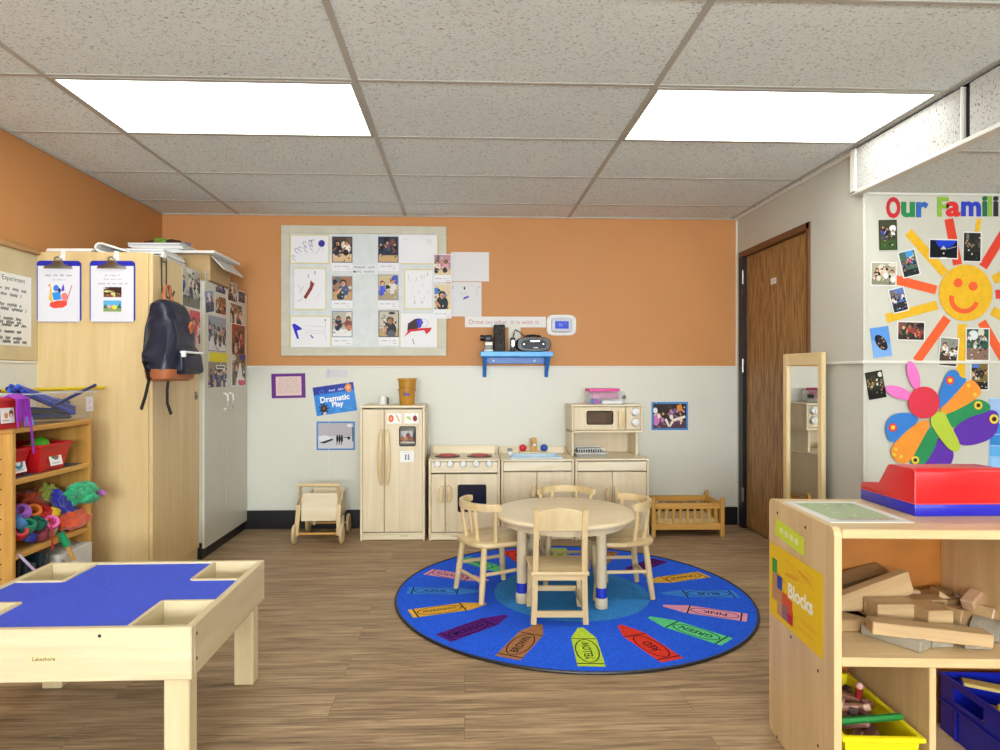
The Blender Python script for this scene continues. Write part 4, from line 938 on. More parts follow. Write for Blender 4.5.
# ------------------------------------------------------------------ standing mirror by the right wall
y0, y1 = atX(823, 380, 1.995).y, atX(785, 380, 1.965).y; zt_ = 1.257
t = thing('standing_mirror', 'tall narrow mirror in a pale wood frame against the right wall', 'mirror', (1.99, (y0+y1)/2, 0), w=True)
MZ = wood('mirror_frame_wood', '#e5cd9d', '#d3b57e', 'z')
for a, b in ((y0, y0+.040), (y1-.040, y1)):
    w = MB(); w.box(1.985, 2.012, a, b, 0, zt_, MZ, .004); w.build('stile', t, smooth=False)
for a, b in ((.10, .165), (zt_-.07, zt_)):
    w = MB(); w.box(1.986, 2.011, y0+.04, y1-.04, a, b, wood('mirror_rail_wood', '#e5cd9d', '#d3b57e', 'y'), .003); w.build('rail', t, smooth=False)
w = MB(); w.box(1.998, 2.006, y0+.038, y1-.038, .16, zt_-.068, MIRR, 0); w.build('mirror_glass', t, smooth=False); t.rotation_euler = (0, 0, math.radians(6)); t.location.x = 1.975
# ------------------------------------------------------------------ rug
RX, RYC, RR = .547, 3.29, .90
def circ(r, n=96): return [(r*math.cos(2*PI*k/n), r*math.sin(2*PI*k/n)) for k in range(n)]
t = thing('rug', 'round blue rug printed with coloured crayons under the small table', 'rug', (RX, RYC, 0))
s = Sheet(1, 1, '#2a5fe4', .008, shape=circ(RR-.012), step=.00012)
s.poly(circ(.395), '#3a8ad2')
CRAY = [('YELLOW', '#bcd63e'), ('RED', '#dd3a28'), ('GREEN', '#62cf8a'), ('PINK', '#e59ab4'), ('BLUE', '#3f86e0'), ('ORANGE', '#e2ab3c'), ('PURPLE', '#5a1a78'), ('CAFE', '#a9744a'),
        ('AMARILLO', '#bcd63e'), ('ROJO', '#dd3a28'), ('VERDE', '#62cf8a'), ('ROSADO', '#e59ab4'), ('AZUL', '#3f86e0'), ('ANARANJADO', '#e2ab3c'), ('MORADO', '#5a1a78'), ('BROWN', '#a9744a')]
for k, (tx, cl) in enumerate(CRAY):
    a = math.radians(-94+22.5*k); ca, sa = math.cos(a), math.sin(a); hw = .054
    s.z = .0083
    def Q(r, q): return (r*ca-q*sa, r*sa+q*ca)       # r outwards, q sideways
    s.poly([Q(.845, -hw), Q(.845, hw), Q(.575, hw), Q(.465, .012), Q(.465, -.012), Q(.575, -hw)], cl)
    bk = '#141020'
    s.line([Q(.82, -hw), Q(.82, hw)], .007, bk); s.line([Q(.585, -hw), Q(.585, hw)], .007, bk)
    c0 = Q(.702, 0); s.ring(c0[0], c0[1], .108, hw*.86, .005, bk, 30, rot=a)
    s.text(tx, c0[0], c0[1], .036, bk, rot=a+PI, maxw=.165, bold=.012)
place(s.build('pile', RUG), (0, 0, .0002), 'up', parent=t)
w = MB(); w.tube([(x, y, .006) for x, y in circ(RR-.006)], .0065, BLACKR, 8, closed=True); w.build('binding', t)
# ------------------------------------------------------------------ small round table and chairs
TX, TY = .512, 3.29; FZ = .0115
t = thing('round_table', 'low round cream childrens table on the blue crayon rug', 'table', (TX, TY, FZ), rotz=0)
w = MB(); w.lathe([(0, .390), (.335, .390), (.352, .394), (.36, .403), (.36, .410), (.353, .419), (.34, .423), (0, .423)], TABLEW, 72); w.build('tabletop', t)
w = MB(); w.lathe([(.30, .36), (.31, .36), (.31, .39), (.30, .39)], plain('apron_cream', '#d5c4a2', .5), 48); w.build('apron', t)
for k in range(4):
    a = math.radians(212+90*k); x, y = .272*math.cos(a), .272*math.sin(a); T = Matrix.Translation((x, y, 0))
    w = MB(); w.lathe([(.025, .04), (.025, .40)], CREAMP, 20, T); lg = w.build('leg', t)
    w = MB(); w.lathe([(.0252, .05), (.0265, .051), (.0265, .098), (.0252, .099)], plain('blue_sleeve', '#2338b8', .35), 20, T); w.build('sleeve', lg)
    w = MB(); w.lathe([(0, 0), (.028, 0), (.0305, .005), (.0305, .044), (.028, .05), (0, .05)], CREAMP, 20, T); w.build('foot', lg)
SPIN = plain('birch_turned', '#d8bd8b', .4, noise_amt=.08, scale=9)
def captain_chair(label, loc, rz):
    """faces +x; four turned legs, saddle seat, bent back rail on spindles"""
    t = thing('spindle_chair', label, 'chair', loc, rz, 'low spindle back chairs round the small table')
    w = MB(); P = []
    for k in range(40):
        a = 2*PI*k/40; ca, sa = math.cos(a), math.sin(a)
        x = .172*math.copysign(abs(ca)**.62, ca); y = (.172-.012*(x < 0))*math.copysign(abs(sa)**.62, sa); P.append((x, y))
    w.prism(P, 'z', .268, .290, BIRCHX, .006); w.build('seat', t)
    for sx in (-1, 1):
        for sy in (-1, 1):
            w = MB(); w.tube([(.145*sx, .14*sy, 0), (.13*sx, .128*sy, .12), (.115*sx, .115*sy, .27)], .0155, SPIN, 12, scale=[.85, 1.05, .95]); w.build('leg', t)
    w = MB(); w.rod((.132*-1, -.13, .10), (-.132, .13, .10), .009, m=SPIN, n=10); w.build('stretcher', t)
    for sy in (-1, 1):
        w = MB(); w.rod((-.13, .128*sy, .135), (.13, .128*sy, .135), .009, m=SPIN, n=10); w.build('stretcher', t)
    w = MB(); P = []
    for k in range(25):
        a = math.radians(104+152*k/24); P.append((.16*math.cos(a)-.005, .16*math.sin(a), .462))
    sec = [(-.010, -.018), (.010, -.018), (.012, .0), (.010, .018), (-.010, .018), (-.012, 0)]
    w.sweep(P, sec, BIRCH, scale=[.8, .95]+[1]*21+[.95, .8]); w.build('back_rail', t)
    for dg in (114, 153, 207, 246):
        a = math.radians(dg); w = MB(); w.rod((.138*math.cos(a), .138*math.sin(a), .285), (.158*math.cos(a)-.004, .158*math.sin(a), .449), .0105, .0095, SPIN, 10); w.build('spindle', t)
    return t
c0 = captain_chair('low spindle back chair at the left of the small table, before the stove', (.147, 3.315, FZ), math.radians(27))
dup(c0, (.79, 3.30, FZ), math.radians(181), 'low spindle back chair at the right of the small table, nearest the doll crib')
dup(c0, (.57, 3.535, FZ), math.radians(-91), 'low spindle back chair tucked behind the small table, facing the camera')
# square legged chair at the front
t = thing('ladder_chair', 'low square legged wooden chair in front of the small table, its back to the camera', 'chair', (.43, 2.975, FZ), math.radians(-2))
w = MB(); w.prism([(-.138, .135), (.138, .135), (.13, -.135), (-.13, -.135)], 'z', .222, .240, BIRCHX, .004); w.build('seat', t, smooth=False)
PBZ = wood('birch_panel', '#dcc79c', '#cbb084', 'z')
for sx in (-1, 1):
    w = MB(); w.sweep([(.117*sx, -.105, 0), (.112*sx, -.108, .12), (.110*sx, -.112, .24), (.108*sx, -.135, .40), (.107*sx, -.156, .524)], [(-.012, -.015), (.012, -.015), (.012, .015), (-.012, .015)], BIRCH, up=Vector((0, 1, 0))); w.build('leg', t)
    w = MB(); w.sweep([(.122*sx, .122, 0), (.116*sx, .112, .222)], [(-.012, -.015), (.012, -.015), (.012, .015), (-.012, .015)], BIRCH, up=Vector((0, 1, 0))); w.build('leg', t)
    w = MB(); w.box(.108*sx-.008, .108*sx+.008, -.1, .11, .065, .09, wood('birch_deep', '#e6d0a6', '#d2b280', 'y'), .002); w.build('side_stretcher', t, smooth=False)
    w = MB(); w.box(.108*sx-.008, .108*sx+.008, -.1, .105, .195, .222, MATS['birch_deep'], .002); w.build('seat_rail', t, smooth=False)
P = [(-.098, .425)]+[(-.098+.196*k/14, .512+.019*math.sin(PI*k/14)) for k in range(15)]+[(.098, .425)]
TL = Matrix.Translation((0, -.146, .47)) @ Matrix.Rotation(math.radians(9.5), 4, 'X') @ Matrix.Translation((0, 0, -.47))
w = MB(); w.prism(P, 'y', -.007, .007, PBZ, .002, TL); w.build('backrest', t, smooth=False)
w = MB(); w.box(-.104, .104, -.116, -.1, .03, .058, BIRCHX, .002); w.build('rear_stretcher', t, smooth=False)
w = MB(); w.box(-.104, .104, .105, .12, .075, .1, BIRCHX, .002); w.build('front_stretcher', t, smooth=False)
w = MB(); w.box(-.104, .104, .1, .115, .192, .222, BIRCHX, .002); w.build('seat_rail', t, smooth=False)
w = MB(); w.box(-.1, .1, -.118, -.103, .196, .222, BIRCHX, .002); w.build('seat_rail', t, smooth=False)
# ------------------------------------------------------------------ low play table at the front left
t = thing('play_table', 'low wooden play table with a blue cross shaped surface and corner bins', 'table', (-1.14, 2.12, 0), w=True)
x0, x1, y0, y1, zt, zb = -1.535, -.752, 1.797, 2.443, .433, .287; th = .022; cw, cd = .156, .196
SC = plain('dark_screw', '#2c2824', .4)
for nm, a in (('front_rail', (x0, x1, y0, y0+th)), ('rear_rail', (x0, x1, y1-th, y1))):
    w = MB(); w.box(*a, zb, zt, PLAYX, .003); r_ = w.build(nm, t, smooth=False)
    if nm == 'front_rail':
        s = Sheet(.075, .018, '#dcc999', .0006); s.text('Lakeshore', 0, 0, .0105, '#3a3024', maxw=.07, bold=.01)
        p = atY(44, 659, y0); place(s.build('maker_mark'), (p.x, y0-.0003, p.z), 'back', parent=r_)
        w = MB(); p2 = atY(99.5, 636, y0); w.lathe([(0, .0015), (.0045, .001), (.005, 0)], SC, 10, Matrix.Translation((p2.x, y0, p2.z)) @ Matrix.Rotation(PI/2, 4, 'X')); w.build('screw', r_)
for nm, a in (('left_rail', (x0, x0+th, y0+th, y1-th)), ('right_rail', (x1-th, x1, y0+th, y1-th))):
    w = MB(); w.box(*a, zb, zt, PLAYY, .003); r_ = w.build(nm, t, smooth=False)
    if nm == 'right_rail':
        w = MB()
        for v in (636, 661): p2 = atX(194, v, x1); w.lathe([(0, .0015), (.0045, .001), (.005, 0)], SC, 10, Matrix.Translation((x1, y0+.035, p2.z)) @ Matrix.Rotation(PI/2, 4, 'Y'))
        w.build('screw', r_)
ix0, ix1, iy0, iy1 = x0+th, x1-th, y0+th, y1-th
w = MB(); w.box(ix0, ix1, iy0+cd, iy1-cd, zt-.022, zt-.005, BLUEFELT, 0); w.box(ix0+cw, ix1-cw, iy0, iy1, zt-.022, zt-.0052, BLUEFELT, 0); w.build('play_surface', t, smooth=False)
for cx0, cx1 in ((ix0, ix0+cw), (ix1-cw, ix1)):
    for cy0, cy1 in ((iy0, iy0+cd), (iy1-cd, iy1)):
        w = MB(); ex = cx1 if cx0 == ix0 else cx0; ey = cy1 if cy0 == iy0 else cy0
        w.box(ex-.006, ex+.006, cy0, cy1, zt-.10, zt, PLAYY, .001); w.box(cx0, cx1, ey-.006, ey+.006, zt-.10, zt, PLAYX, .001)
        w.box(cx0, cx1, cy0, cy1, zt-.11, zt-.10, PLAYX, 0); w.build('corner_bin', t, smooth=False)
for lx in (x0+th-.006, x1-th-.064):
    for ly in (y0+th+.001, y1-th-.056):
        w = MB(); w.box(lx, lx+.07, ly, ly+.055, 0, zt-.112, PLAYZ, .003); w.build('leg', t, smooth=False)
# ------------------------------------------------------------------ left wall: board and chart
XLF = XL
t = thing('pin_board', 'tan pin board with a wooden top ledge on the left wall above the toy shelf', 'pin board', (XL, 2.8, 1.2), w=True)
w = MB(); w.box(XL+.001, XL+.012, 2.3, 3.391, 1.202, 1.745, plain('tan_board_cloth', '#cbb88e', .7, noise_amt=.08, scale=5), .001); w.build('panel', t, smooth=False)
w = MB(); w.box(XL+.001, XL+.028, 2.92, 3.391, 1.745, 1.772, wood('ledge_wood', '#b98a55', '#8f6236', 'y'), .003); w.build('top_ledge', t, smooth=False)
def chart(s, w, h):
    s.text('al Experiment', w*.1, h*.42, h*.09, '#1e1e22', maxw=w*.8)
    for k, y in enumerate((.28, .2, .06, 0, -.13, -.18, -.22, -.31, -.4, -.45)): s.hand(-w*.3+(.05*w if k % 2 else 0), w*(.3 if k % 3 else .4), h*y, .02, '#2c2c32', .0035, k+60)
paper(-22, 272, 31, 345, XL+.0125, 'chart_paper', 'tall handwritten chart paper headed al Experiment pinned to the tan board', 'chart', chart, bg='#e6e2da', face='left')
# ------------------------------------------------------------------ clipboards on the cabinet end
EY = CY0
def clipboard(u0, v0, u1, v1, label, draw, gl):
    p, wd, h = spanY(u0, v0, u1, v1, EY-.01); t = thing('clipboard', label, 'clipboard', (p.x, EY-.001, p.z), group='clipboards on the cabinet end')
    r = .018; P = []
    for sx, sz, a0 in ((1, 1, 0), (-1, 1, 90), (-1, -1, 180), (1, -1, 270)):
        for k in range(5): a = math.radians(a0+22.5*k); P.append((sx*(wd/2-r)+r*math.cos(a), sz*(h/2-r)+r*math.sin(a)))
    w = MB(); w.prism(P, 'y', -.0065, -.002, plain('blue_clipboard', '#1c22a8', .35)); w.build('board', t)
    s = Sheet(wd*.95, h*.91, '#dcdae2', .001); draw(s, wd*.95, h*.91); place(s.build('paper'), (.0, -.0067, -h*.04), 'back', parent=t)
    w = MB(); w.prism([(-wd*.33, h*.37), (wd*.33, h*.37), (wd*.3, h*.41), (wd*.14, h*.44), (wd*.1, h*.5), (-wd*.1, h*.5), (-wd*.14, h*.44), (-wd*.3, h*.41)], 'y', -.018, -.0079, STEEL, .002)
    w.tube([(-wd*.09, -.016, h*.49), (-wd*.06, -.016, h*.55), (wd*.0, -.016, h*.56), (wd*.06, -.016, h*.53), (wd*.07, -.016, h*.48)], .0035, STEEL, 6); w.build('clip', t)
    hk = MB(); hk.box(p.x+wd*.02, p.x+wd*.13, EY-.004, EY-.0002, p.z+h*.5, p.z+h*.66, WHITEP, .002); hk.tube([(p.x+wd*.07, EY-.004, p.z+h*.545), (p.x+wd*.07, EY-.02, p.z+h*.535), (p.x+wd*.07, EY-.024, p.z+h*.56)], .0035, WHITEP, 6)
    tag(hk.build('adhesive_hook'), gl, 'hook')
def cp1(s, w, h):
    s.hand(-w*.32, w*.32, h*.33, .013, '#6a6672', .0018, 8); s.hand(-w*.15, w*.18, h*.25, .009, '#a09ca8', .0014, 3)
    s.poly([(-w*.24, -h*.1), (-w*.2, h*.12), (-w*.17, h*.14), (-w*.16, -h*.05), (-w*.12, -h*.18)], '#e6bd4a'); s.ell(-w*.22, h*.15, w*.03, h*.025, '#e6a53a')
    s.poly([(-w*.2, -h*.16), (-w*.02, -h*.12), (w*.2, -h*.12), (w*.2, -h*.2), (w*.1, -h*.25), (-w*.12, -h*.26), (-w*.22, -h*.22)], '#e04a3c')
    s.poly([(-w*.16, h*.02), (w*.04, h*.04), (w*.06, -h*.1), (-w*.12, -h*.12)], '#2f8fe0'); s.ell(-w*.06, h*.1, w*.07, h*.06, '#3f78d0'); s.ell(w*.02, h*.06, w*.035, h*.04, '#1b2a58')
    s.poly([(w*.08, h*.12), (w*.12, h*.18), (w*.14, h*.06), (w*.06, h*.04)], '#5a3fc0'); s.ell(w*.14, -h*.05, w*.08, h*.07, '#e77a78'); s.line([(w*.19, -h*.14), (w*.32, h*.15)], .004, '#c0505a')
def cp2(s, w, h):
    s.hand(-w*.18, w*.18, h*.33, .010, '#8a8690', .0015, 11); s.hand(-w*.2, w*.24, h*.26, .008, '#a09ca8', .0013, 7); s.hand(-w*.34, w*.36, h*.18, .010, '#8f7f88', .0015, 12)
    s.people(-w*.2, -h*.06, w*.22, h*.12, '#3a2018', '#7a4a28', 1, 3, ['#cfcf80', '#3a1c12', '#8f2a30', '#e0dca8'])
    s.rect(-w*.2, -h*.32, w*.22, -h*.12, '#5aaad8'); s.rect(-w*.2, -h*.32, w*.22, -h*.26, '#8a9a5a'); s.poly([(-w*.2, -h*.26), (-w*.16, -h*.18), (-w*.1, -h*.26)], '#2f6a40'); s.poly([(w*.12, -h*.26), (w*.19, -h*.16), (w*.22, -h*.26)], '#2f6a40'); s.ell(w*.06, -h*.24, w*.06, h*.04, '#e3cf3a'); s.ell(-w*.06, -h*.23, w*.05, h*.03, '#e8a08a')
clipboard(36.5, 260.5, 80.5, 322, 'left of two blue clipboards, its paper showing a red and blue picture', cp1, 'white stick-on hook holding the left blue clipboard')
clipboard(89.5, 260.5, 134.5, 322, 'right of two blue clipboards, its paper showing two small photos', cp2, 'white stick-on hook holding the right blue clipboard')
# ------------------------------------------------------------------ papers and box on top of the cabinets
def sheet_stack(name, label, cat, x0, x1, y0, y1, z0, n, th, cols, rz=.0, curl=False):
    w = MB(); R = random.Random(name)
    for k in range(n):
        M = Matrix.Translation(((x0+x1)/2, (y0+y1)/2, 0)) @ Matrix.Rotation(rz+R.uniform(-.06, .06), 4, 'Z') @ Matrix.Translation((-(x0+x1)/2, -(y0+y1)/2, 0))
        w.box(x0+R.uniform(-.01, .01), x1+R.uniform(-.01, .01), y0, y1, z0+k*th, z0+(k+1)*th-.0004, cols[k % len(cols)], .0005, M)
    return tag(w.build(name, smooth=False), label, cat)
PP2 = plain('grey_paper', '#c9cbd2', .6); PP3 = plain('pinkish_paper', '#d9b4a6', .6)
sheet_stack('folder_pile', 'thin pink and white folders lying at the left on the tall cabinet', 'folders', -2.16, -1.93, 3.41, 3.66, CT, 3, .007, [PP3, PAPER, PAPER])
w = MB(); P = []
for k in range(22):
    a = k/21*PI*1.15; P.append((math.cos(a+PI*.55)*.03*(1+.0*k)-.0, 0, math.sin(a+PI*.55)*.024+.026))
pts = [(-1.915+.004*0, 0, 0)]
sec = [(-.0, 0)]
prof = [(-1.93, .045), (-1.935, .035), (-1.925, .022), (-1.90, .012), (-1.84, .005), (-1.74, .0), (-1.74, .003), (-1.84, .010), (-1.895, .05), (-1.91, .056), (-1.923, .055)]
w.prism([(x, CT+.001+z) for x, z in [(-1.93, .030), (-1.925, .044), (-1.91, .054), (-1.89, .055), (-1.82, .034), (-1.74, .004), (-1.74, .001), (-1.83, .026), (-1.89, .047), (-1.908, .046), (-1.919, .038), (-1.921, .028), (-1.91, .014), (-1.86, .004), (-1.74, .0005), (-1.74, 0), (-1.88, 0), (-1.915, .008)]], 'y', 3.42, 3.66, PAPER)
tag(w.build('curled_booklet'), 'white booklet with its cover curled back lying on the tall cabinet', 'booklet')
sheet_stack('paper_stack', 'low stack of white papers at the middle of the tall cabinet top', 'papers', -1.96, -1.70, 3.70, 3.965, CT, 9, .0088, [PAPER, PP2, PAPER])
KRAFT = plain('kraft_card', '#b99a6c', .7, noise_amt=.06); WCARD = plain('white_card', '#d8d5cf', .55)
t = thing('cardboard_box', 'open cardboard box with a white flap on the white cabinet', 'box', (-1.86, 4.2, CTW), w=True)
bx0, bx1, by0, by1, bz = -2.14, -1.575, 4.035, 4.37, 1.872
w = MB()
for a in ((bx0, bx1, by0, by0+.005), (bx0, bx1, by1-.005, by1), (bx0, bx0+.005, by0+.005, by1-.005), (bx1-.005, bx1, by0+.005, by1-.005)): w.box(*a, CTW, bz, KRAFT, .001)
w.box(bx0, bx1, by0, by1, CTW, CTW+.004, KRAFT, 0); w.build('box_body', t, smooth=False)
w = MB(); w.prism([(bx1, bz-.004), (bx1+.075, bz-.085), (bx1+.08, bz-.08), (bx1+.004, bz+.0)], 'y', by0+.02, by1+.03, WCARD); w.build('flap', t, smooth=False)
w = MB(); w.box(-2.12, -1.52, 3.965, 4.40, bz+.0005, bz+.016, plain('foam_board', '#e2e0dc', .5), .001); tag(w.build('foam_board', smooth=False), 'white foam board lying flat over the cardboard box', 'board')
sheet_stack('paper_stack', 'stack of white and grey papers on the foam board over the box', 'papers', -2.05, -1.735, 4.0, 4.3, bz+.0165, 6, .0085, [PAPER, PP2, PAPER])
t = thing('craft_bundle', 'untidy bundle of dark red and green craft scraps on the topmost papers', 'craft scraps', (-1.885, 4.13, bz+.068))
for k, (dx, dy, dz, r, cl) in enumerate(((-.07, 0, .018, .045, '#5a2a22'), (.0, .03, .022, .05, '#3a2420'), (.06, -.02, .018, .04, '#4a2a2a'), (-.015, -.04, .03, .034, '#7a9a3a'), (.115, 0, .016, .028, '#8f8a94'), (-.11, .02, .012, .03, '#c9c6ca'))):
    w = MB(); w.ball((dx, dy, dz-.002), r, plain('scrap_%d' % k, cl, .6), (1.2, 1.1, .55), crumple=.35, seed=k); w.build('scrap', t)
# ------------------------------------------------------------------ photos on the cabinet doors
XD = CXW+.0003
GV = 'family photos on the cabinet doors'
def doorphoto(u0, v0, u1, v1, label, f, roll=0., bg='#d9d7d4', name='photo'): paper(u0, v0, u1, v1, XD, name, label, 'photo' if name == 'photo' else 'paper', f, bg=bg, mat=PHOTO, roll=roll, face='left', group=GV)
XD = CX+.0003
doorphoto(182, 269, 200.5, 308.5, 'group photo high on the wooden cupboard door behind the backpack', snap('#b8b2a0', '#6f6a5c', 4, 51, False, None, ['#1f2f58', '#2a3f7a', '#d8d4c8', '#1c1c22', '#6f86b0']))
doorphoto(189, 310, 203, 345, 'photo with a pink and red top half covered by the backpack', snap('#cf4a52', '#e2b4b8', 2, 52, False, None, ['#d8333c', '#ead4d8', '#3f4a5a']))
XD = CXW+.0003
def note(s, w, h): s.hand(-w*.4, w*.1, h*.3, .014, '#6a6a70', .002, 5); s.hand(-w*.4, w*.2, h*.05, .012, '#8a8a90', .0018, 6)
doorphoto(205, 272, 214, 289, 'pale note at the top of the left white cupboard door', note, bg='#cfcdbf', name='note')
doorphoto(215, 279, 225.5, 294, 'photo of a dark blue skyline at the top of the left white cupboard door', snap('#a7b4c6', '#22304a', 2, 53, False, None, ['#1b2740', '#24365a', '#3f5578']))
doorphoto(204.5, 290, 214, 313, 'tilted photo with blue tones, upper left on the left white door', snap('#8f98b8', '#3a4a7a', 2, 54, False, None, ['#2c3f86', '#d8dbe6', '#26324f']), roll=.16)
doorphoto(215, 296, 226, 315, 'brown and orange photo right of the tilted photo on the left white door', snap('#8a5a34', '#4a2f20', 3, 55, False, None, ['#b0582a', '#2a211e', '#8a3a2a', '#d9c9b4']))
doorphoto(208, 317, 226, 351.5, 'purple edged group photo at the middle of the left white cupboard door', snap('#8f9aa6', '#d4d6d8', 4, 56, False, '#8a86b4', ['#24484f', '#2c3440', '#c9ccd0', '#6a7078', '#1a2028']))
def yphoto(s, w, h):
    s.people(-w*.5, -h*.5, w*.5, h*.22, '#8a8474', '#2f3f7a', 4, 57, ['#e8e6e2', '#1c1c22', '#2a3f8a', '#c9b48a']); s.rect(-w*.46, h*.22, w*.5, h*.5, '#d8cf2c'); s.rect(-w*.1, h*.02, w*.4, h*.14, '#e4e2da'); s.line([(-w*.06, h*.08), (w*.36, h*.08)], .012, '#3f3c38')
doorphoto(208, 352.5, 226.5, 387, 'photo with a yellow banner at the bottom of the left white cupboard door', yphoto)
doorphoto(227.5, 282.5, 237, 302, 'photo of people in dark clothes at the top left of the right white cupboard door', snap('#b4a894', '#2a2d44', 2, 58, False, None, ['#1c1e2e', '#33385a', '#c9c4ba']))
doorphoto(238, 291, 245, 303.5, 'narrow dark photo at the top right of the right white cupboard door', snap('#48506a', '#23293c', 1, 59, False, None, ['#1c2236', '#3f4a74']))
doorphoto(229.5, 303.5, 242, 324.5, 'photo of a seated group in brown tones on the right white cupboard door', snap('#9a7a5a', '#2c3148', 3, 60, False, None, ['#2c2a30', '#8a4a38', '#d0c4b4', '#3c4a6a']))
doorphoto(232, 325, 244.5, 354, 'red framed photo at the middle of the right white cupboard door', snap('#7a4a40', '#3a2426', 2, 61, False, '#a8232c', ['#a8282c', '#30282a', '#c9b0a0']), bg='#a8232c')
def wed(s, w, h):
    s.people(-w*.46, -h*.44, w*.46, h*.46, '#7a7058', '#4a3a30', 2, 62, ['#efece6', '#3a3640', '#dcd8ca']); s.poly([(-w*.2, -h*.3), (w*.0, h*.2), (w*.1, h*.2), (w*.25, -h*.3)], '#e4e0d4'); s.rect(w*.0, h*.3, w*.4, h*.44, '#3a3f9a'); s.ell(w*.18, -h*.38, w*.26, h*.08, '#e0336c')
doorphoto(231.5, 352.5, 246, 387, 'photo with a pale dress and pink bow, lowest on the right white door', wed)
# ------------------------------------------------------------------ backpack on its over-door hook
hy = 3.50
t = thing('over_door_hook', 'dark wire hook hung over the top of the wooden cupboard door', 'hook', (CX+.012, hy, CT), w=True)
w = MB()
for dy in (-.028, .028): w.tube([(CX-.03, hy+dy, CT+.006), (CX+.008, hy+dy, CT+.006), (CX+.011, hy+dy, CT-.02), (CX+.012, hy+dy*.9, CT-.20)], .0035, BLACKM, 6)
w.tube([(CX+.012, hy-.025, CT-.20), (CX+.012, hy, CT-.235), (CX+.012, hy+.025, CT-.20)], .0035, BLACKM, 6); w.tube([(CX+.011, hy-.028, CT-.03), (CX+.011, hy+.028, CT-.03)], .0035, BLACKM, 6)
w.tube([(CX+.012, hy, CT-.19), (CX+.03, hy, CT-.225), (CX+.055, hy, CT-.215), (CX+.062, hy+.01, CT-.185)], .0045, BLACKM, 6); w.build('wire', t)
w = MB(); w.box(CX+.001, CX+.02, hy-.03, hy+.012, CT-.012, CT+.012, WHITEP, .004); w.build('white_pad', t, smooth=False)
bx, by, bz0, H = CX+.088, 3.415, 1.098, .435
t = thing('backpack', 'navy backpack with a tan leather bottom hanging from the hook', 'backpack', (bx, by, bz0), rotz=math.radians(-6))
def crease(w, amt=.006, f=1.):
    for v in w.bm.verts:
        n_ = noise.noise(Vector((v.co.x*11*f, v.co.y*11*f, v.co.z*9*f)))+.6*noise.noise(Vector((v.co.x*26*f+5, v.co.y*26*f, v.co.z*14*f)))
        v.co += Vector((n_*amt, n_*amt*1.2, 0))
def dense(secs, k=5):
    out = []
    for a, b in zip(secs, secs[1:]):
        for i in range(k): out.append(tuple(x+(y-x)*i/k for x, y in zip(a, b)))
    return out+[secs[-1]]
w = MB(); w.loft(dense([(-.005, -.01, .0, .058, .115, .6), (-.002, -.008, .012, .074, .138, .5), (.0, -.006, .055, .08, .148, .5), (0, -.006, .06, .0805, .1485, .5)], 3), LEATHER, 48); crease(w, .003); w.build('leather_base', t)
w = MB(); w.loft(dense([(0, -.006, .055, .079, .147, .5), (0, -.004, .14, .083, .148, .45), (-.003, .004, .23, .08, .14, .45), (-.009, .014, .31, .071, .128, .45), (-.018, .022, .365, .058, .112, .5), (-.027, .027, .40, .044, .095, .5), (-.034, .03, .42, .026, .075, .6), (-.036, .03, .426, .01, .05, .8)], 6), NAVY, 64); crease(w, .010, 1.3); w.build('bag_body', t, ang=60)
w = MB(); w.loft(dense([(.078, .02, .035, .022, .092, .5), (.082, .02, .05, .034, .102, .45), (.08, .02, .13, .03, .10, .45), (.07, .02, .175, .018, .09, .5), (.062, .02, .185, .008, .08, .6)], 5), NAVY, 48); crease(w, .007, 1.4); pk = w.build('front_pocket', t, ang=60)
w = MB(); w.box(.092, .118, -.085, .11, .142, .154, WHITEP, .004); o = w.build('zip_trim', pk); o['label'] = 'white zip strip'
w = MB(); w.box(.10, .121, -.088, -.068, .122, .146, WHITEP, .004); w.build('zip_pull', pk)
w = MB(); w.prism([(.04, .285), (.06, .315), (.074, .28), (.054, .25)], 'x', .06, .083, LEATHER, .001); w.build('leather_patch', t, smooth=False)
w = MB(); w.tube([(-.03, .0, .40), (-.045, .005, .45), (-.05, .03, .50), (-.048, .06, .505), (-.045, .075, .45), (-.035, .06, .40)], .010, LEATHER, 8); w.build('grab_handle', t)
w = MB(); w.sweep([(-.05, -.13, .085), (-.04, -.182, .095), (-.025, -.165, .04), (-.03, -.15, .0), (-.04, -.165, -.08), (-.045, -.19, -.14)], [(-.010, -.0025), (.010, -.0025), (.010, .0025), (-.010, .0025)], BLACKP, up=Vector((1, 0, 0))); w.tube([(-.03, -.17, .06), (-.02, -.145, .05), (-.01, -.135, .02), (-.025, -.155, .01)], .007, BLACKP, 6); w.build('strap', t)
w = MB(); w.sweep([(-.05, .06, .02), (-.055, .055, -.05), (-.06, .065, -.12), (-.05, .085, -.18)], [(-.010, -.0025), (.010, -.0025), (.010, .0025), (-.010, .0025)], BLACKP, up=Vector((1, 0, 0))); w.build('strap', t)
for sy in (-.09, .09):
    w = MB(); w.tube([(-.06, sy*.8, .36), (-.075, sy, .27), (-.075, sy*1.2, .14), (-.06, sy*1.3, .08)], .012, NAVY, 8); w.build('shoulder_strap', t)
